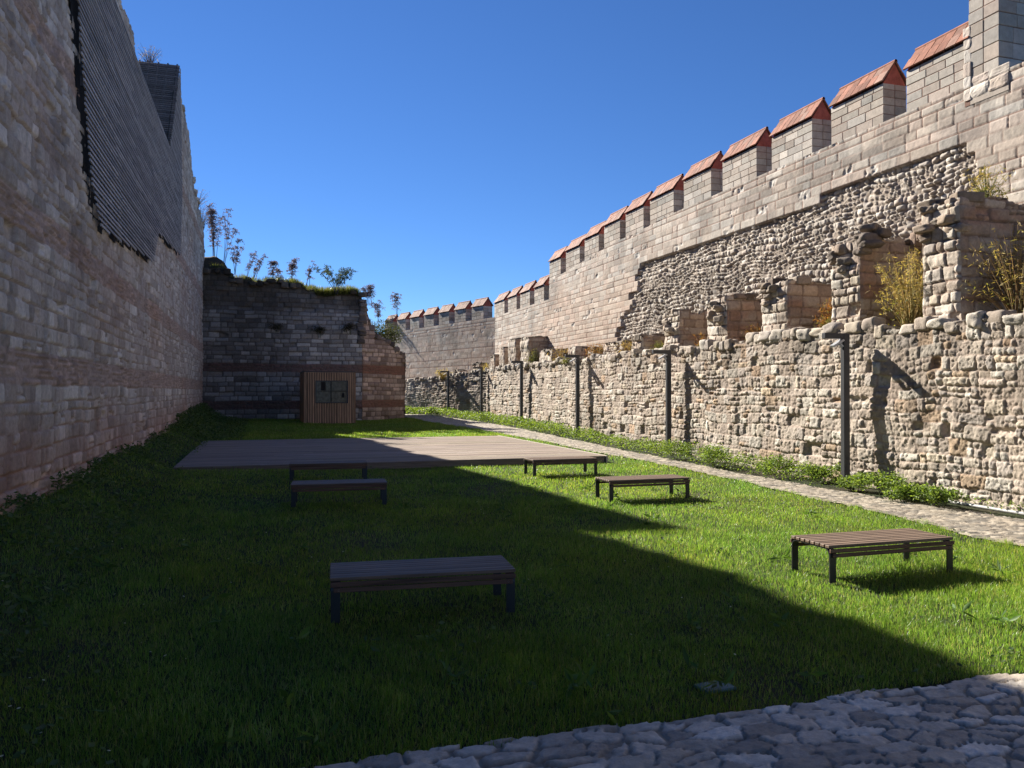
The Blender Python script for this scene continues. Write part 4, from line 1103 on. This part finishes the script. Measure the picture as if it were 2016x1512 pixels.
for i, (x, y, h, sp, n, pal, hd, hp, low, lab) in enumerate((
        (12.1, 12.5, 1.7, .75, 210, YEL, 9, YEL, 160, 'tall golden dry bush growing between the two tallest ruined piers'),
        (12.25, 10.3, 1.7, .85, 190, BRN, 7, YEL, 120, 'tall brown dry bush right of the nearest ruined pier'),
        (12.2, 9.6, 1.3, .55, 90, BRN, 5, BRN, 220, 'brown dry bush at the right edge of the frame on the rubble wall'),
        (12.45, 15.2, .85, .4, 120, ORA, 8, ORA, 140, 'rusty orange dry bush just above the nearest lamp arm'),
        (12.1, 14.7, .5, .35, 50, OLV, 5, OLV, 160, 'low olive bush at the foot of the second ruined pier'),
        (12.4, 18.0, .62, .4, 60, BRN, 5, ORA, 60, 'brown dry tuft between the third and fourth ruined piers'),
        (12.4, 20.6, .55, .4, 50, ORA, 4, ORA, 140, 'reddish dry tuft between the fourth and fifth ruined piers'),
        (12.3, 23.1, .45, .35, 60, OLV, 4, OLV, 160, 'yellow green tuft left of the fifth ruined pier'),
        (12.4, 25.6, .7, .5, 70, BRN, 4, BRN, 40, 'sparse brown dry tuft left of the small sixth pier'),
        (12.35, 28.2, .8, .6, 80, BRN, 5, ORA, 60, 'wide rusty dry tuft on the long low ledge'),
        (12.4, 32.2, .75, .6, 70, BRN, 4, BRN, 80, 'brown dry tuft behind the third lamp post'),
        (12.2, 30.9, .3, .45, 50, OLV, 4, OLV, 260, 'olive green plant hanging over the wall beside the third lamp post'),
        (12.6, 36.4, .8, .5, 60, OLV, 4, OLV, 120, 'olive tuft in front of the tallest far pier'),
        (12.8, 45.6, .6, .5, 40, YEL, 4, YEL, 60, 'small yellow tuft above the second farthest lamp post'),
        (11.3, 50.2, .8, .7, 60, YEL, 4, YEL, 80, 'pale yellow tuft beside the farthest lamp post'),
        (12.8, 11.4, .75, .45, 60, OLV, 6, YEL, 300, 'yellow green shrub on top of the nearest ruined pier'))):
    z = lz(x, y) if i < 15 else 5.36
    wispy('dry_bush', lab, (x, y, z), h, sp, n, pal, .009+.0002*y, GR, 'bush', hd, hp, i, low, OLV if i not in (0, 4, 7) else [(.16, .17, .035), (.22, .20, .05), (.11, .13, .03)], .055+.0012*y)
a_ = at(1232, 548, 31.6); 

# ------------------------------------------------------------------ plants on the bastion and the shaded wall
PUR = [(.19, .15, .18), (.24, .19, .21), (.14, .115, .135), (.25, .21, .19)]
GRN = [(.08, .12, .05), (.11, .15, .07), (.06, .09, .04)]
def umbel(name, label, loc, h, stems, spread, pal, sd, fronds=7, frond=.42, bend=0.0, group='wild plants on top of the ruined bastion', leaf=.10):
    """tall thin stems with fans of drooping compound leaves near the top"""
    rs = np.random.RandomState(500+sd); t = thing(name, label, 'plant', loc, 0, group)
    b = MB(); lv = MB()
    for q in range(stems):
        a = rs.uniform(0, 2*math.pi); s = spread*rs.uniform(.3, 1); l = h*rs.uniform(.7, 1.05)
        p0 = np.array((rs.normal()*.06, rs.normal()*.06, -.15)); p2 = np.array((math.cos(a)*s+bend*l, math.sin(a)*s*.6, l))
        p1 = (p0+p2)/2-np.array((math.cos(a)*s*.2, 0, -l*.08)); tt = np.linspace(0, 1, 8)[:, None]; P = p0*(1-tt)**2+2*p1*tt*(1-tt)+p2*tt**2
        b.tube(P, np.linspace(.017, .006, 8), 4, (.10, .085, .075))
        for k in range(int(fronds*2.4)):
            f = 1-.62*rs.rand()**1.5; o = p0*(1-f)**2+2*p1*f*(1-f)+p2*f**2; az = rs.uniform(0, 2*math.pi); fl = .68*frond*rs.uniform(.4, 1.25)*(1.15-.5*(1-f))
            ft = np.linspace(0, 1, 6); el = rs.uniform(.2, 1.0)
            FP = np.stack([o[0]+np.cos(az)*fl*ft, o[1]+np.sin(az)*fl*ft, o[2]+fl*(el*ft-.75*ft**2)], 1)
            b.tube(FP, .006, 3, (.10, .08, .075))
            fp = FP[1:].repeat(2, 0)+rs.normal(0, .015, (10, 3)); leaves(lv, fp, leaf, rs, pal, .25, .36, .35)
    b.build('stems', M_bark, t); lv.build('foliage', M_umbel, t)
    return t
for i, (px, py, Y, h, st, sp, pal, fr, fl, lab) in enumerate((
        (421, 520, 42.6, 3.1, 7, .5, PUR, 12, .4, 'tallest dense purplish plant on the dark mound at the left end of the bastion'),
        (440, 522, 43.2, 2.9, 4, .8, PUR, 7, .35, 'thin plant with stems leaning right beside the tallest purplish plant'),
        (461, 535, 42.8, 1.7, 3, .4, PUR, 9, .35, 'purplish plant with one dense rounded top beside the dark mound'),
        (482, 550, 42.8, 1.7, 2, .35, PUR, 6, .3, 'thin leaning plant with a dark tuft right of the mound'),
        (497, 550, 43.2, 1.4, 4, .4, PUR, 4, .25, 'bare bundle of leaning stems on the grassy brow'),
        (536, 553, 43.0, 1.3, 2, .15, PUR, 11, .36, 'upright plant with a layered dark head, left of the matching pair'),
        (573, 556, 43.0, 1.3, 2, .15, PUR, 14, .38, 'upright plant with layered dark leaves from top to foot, right of the matching pair'),
        (605, 566, 43.2, 1.5, 3, .35, PUR, 4, .28, 'slender bare forked plant in the middle of the bastion top'),
        (662, 574, 43.0, 1.45, 10, 1.35, GRN, 7, .42, 'wide green branching plant near the right end of the bastion top'),
        (728, 596, 44.0, 1.0, 4, .3, PUR, 9, .36, 'dark leafy plant leaning over the right corner of the bastion'),
        (552, 553, 43.6, .8, 3, .3, PUR, 4, .22, 'small low plant between the two layered upright plants'))):
    p = at(px, py, Y)
    umbel('wild_plant', lab, tuple(p), h, st, sp, pal, i, fr, fl, .22 if i in (1, 3, 4) else 0)
for i, (px, py, Y, h, lab) in enumerate(((745, 634, 62, 2.0, 'faint thin plant standing behind the right corner of the bastion'), (781, 620, 64, 1.7, 'small distant plant rising behind the farthest merlons'))):
    p = at(px, py, Y); umbel('wild_plant', lab, tuple(p-np.array((0, 0, .3))), h+.3, 3, .5, PUR, 30+i, 6, .5, 0, 'distant plants beyond the far wall', .16)
p = at(762, 700, 46.6)
bush('hanging_shrub', 'dark green shrub hanging on the broken right shoulder of the bastion', (p[0], p[1], p[2]+.1), 1.25, .9, 1.8, 4200, .13, [(.05, .065, .025), (.07, .08, .03), (.10, .10, .045), (.035, .05, .02)], 'shrub', None, 20, M_dry, .25, .3, 20)
p = at(420, 536, 42.9)
bush('mound_shrub', 'dark tangled shrub covering the mound where the bastion meets the shaded wall', (p[0], p[1], p[2]-.9), 1.0, .6, 1.35, 2600, .12, [(.03, .035, .016), (.045, .045, .02), (.02, .025, .012)], 'shrub', None, 21, M_dry, .25, .3, 14)
for i, (px, py, Y, r_, lab) in enumerate(((545, 648, 42.1, .45, 'dark tuft rooted in the stones left of centre on the bastion face'), (630, 655, 42.6, .55, 'dark tuft rooted in the gouge at the centre of the bastion face'), (690, 650, 42.9, .4, 'dark tuft rooted right of the central gouge on the bastion face'))):
    p = at(px, py, Y); bush('wall_tuft', lab, (p[0], p[1]+.1, p[2]-.2), r_, .25, .55, 420, .10, [(.045, .04, .025), (.06, .055, .03)], 'shrub', 'dark tufts rooted in the bastion face', 40+i, M_dry, .2, .3, 8)
# grass on the bastion's brow
rs = np.random.RandomState(71); g = MB(); n = 5200
x = rs.uniform(-2.4, 5.2, n); y = 43.85+1.9*rs.rand(n)**1.5; k = rs.rand(n) < np.clip(.6+.8*noise(x, y, .9, 231, 3), .05, 1); x, y = x[k], y[k]
zb = bast_top(x, 0)+.02+.22*smooth(0, 1.2, y-44)
blades(g, np.stack([x, y, zb], 1), .26, .016, rs, [(.10, .13, .03), (.13, .15, .04), (.16, .14, .06), (.08, .10, .03)], .8)
x = rs.uniform(2.8, 5.1, 1500); y = 43.82+.25*rs.rand(1500)
blades(g, np.stack([x, y, bast_top(x, 0)-.25+.25*rs.rand(1500)], 1), .3, .016, rs, [(.10, .12, .03), (.07, .09, .03)], 1.1)
tag(g.build('brow_grass', M_grass), kind='stuff')
# bare shrubs along the top of the shaded wall
TWG = [(.11, .09, .085), (.15, .12, .11)]
for i, (px, py, Y, h, sp, n, lab) in enumerate(((291, 118, 29.0, .75, .55, 46, 'bare twiggy shrub on the wall top above the dark side slats'), (384, 405, 40.0, 1.1, .8, 60, 'bare lilac twigs on the far broken end of the shaded wall'), (396, 445, 42.5, 1.4, .7, 60, 'tangled bare twigs where the shaded wall ends above the mound'))):
    p = at(px, py, Y); wispy('bare_shrub', lab, (p[0], p[1], p[2]-.15), h, sp, n, TWG, .014, 'bare shrubs on the shaded wall', 'shrub', 2, PUR, 60+i, 0, None, .09)
p = at(1168, 436, 32.0)
wispy('dry_tuft', 'tiny dry tuft sprouting from a merlon cap on the high wall', (HX+.3, p[1], 8.75), .45, .3, 24, BRN, .01, None, 'plant', 2, BRN, 80, 0, None, .06)
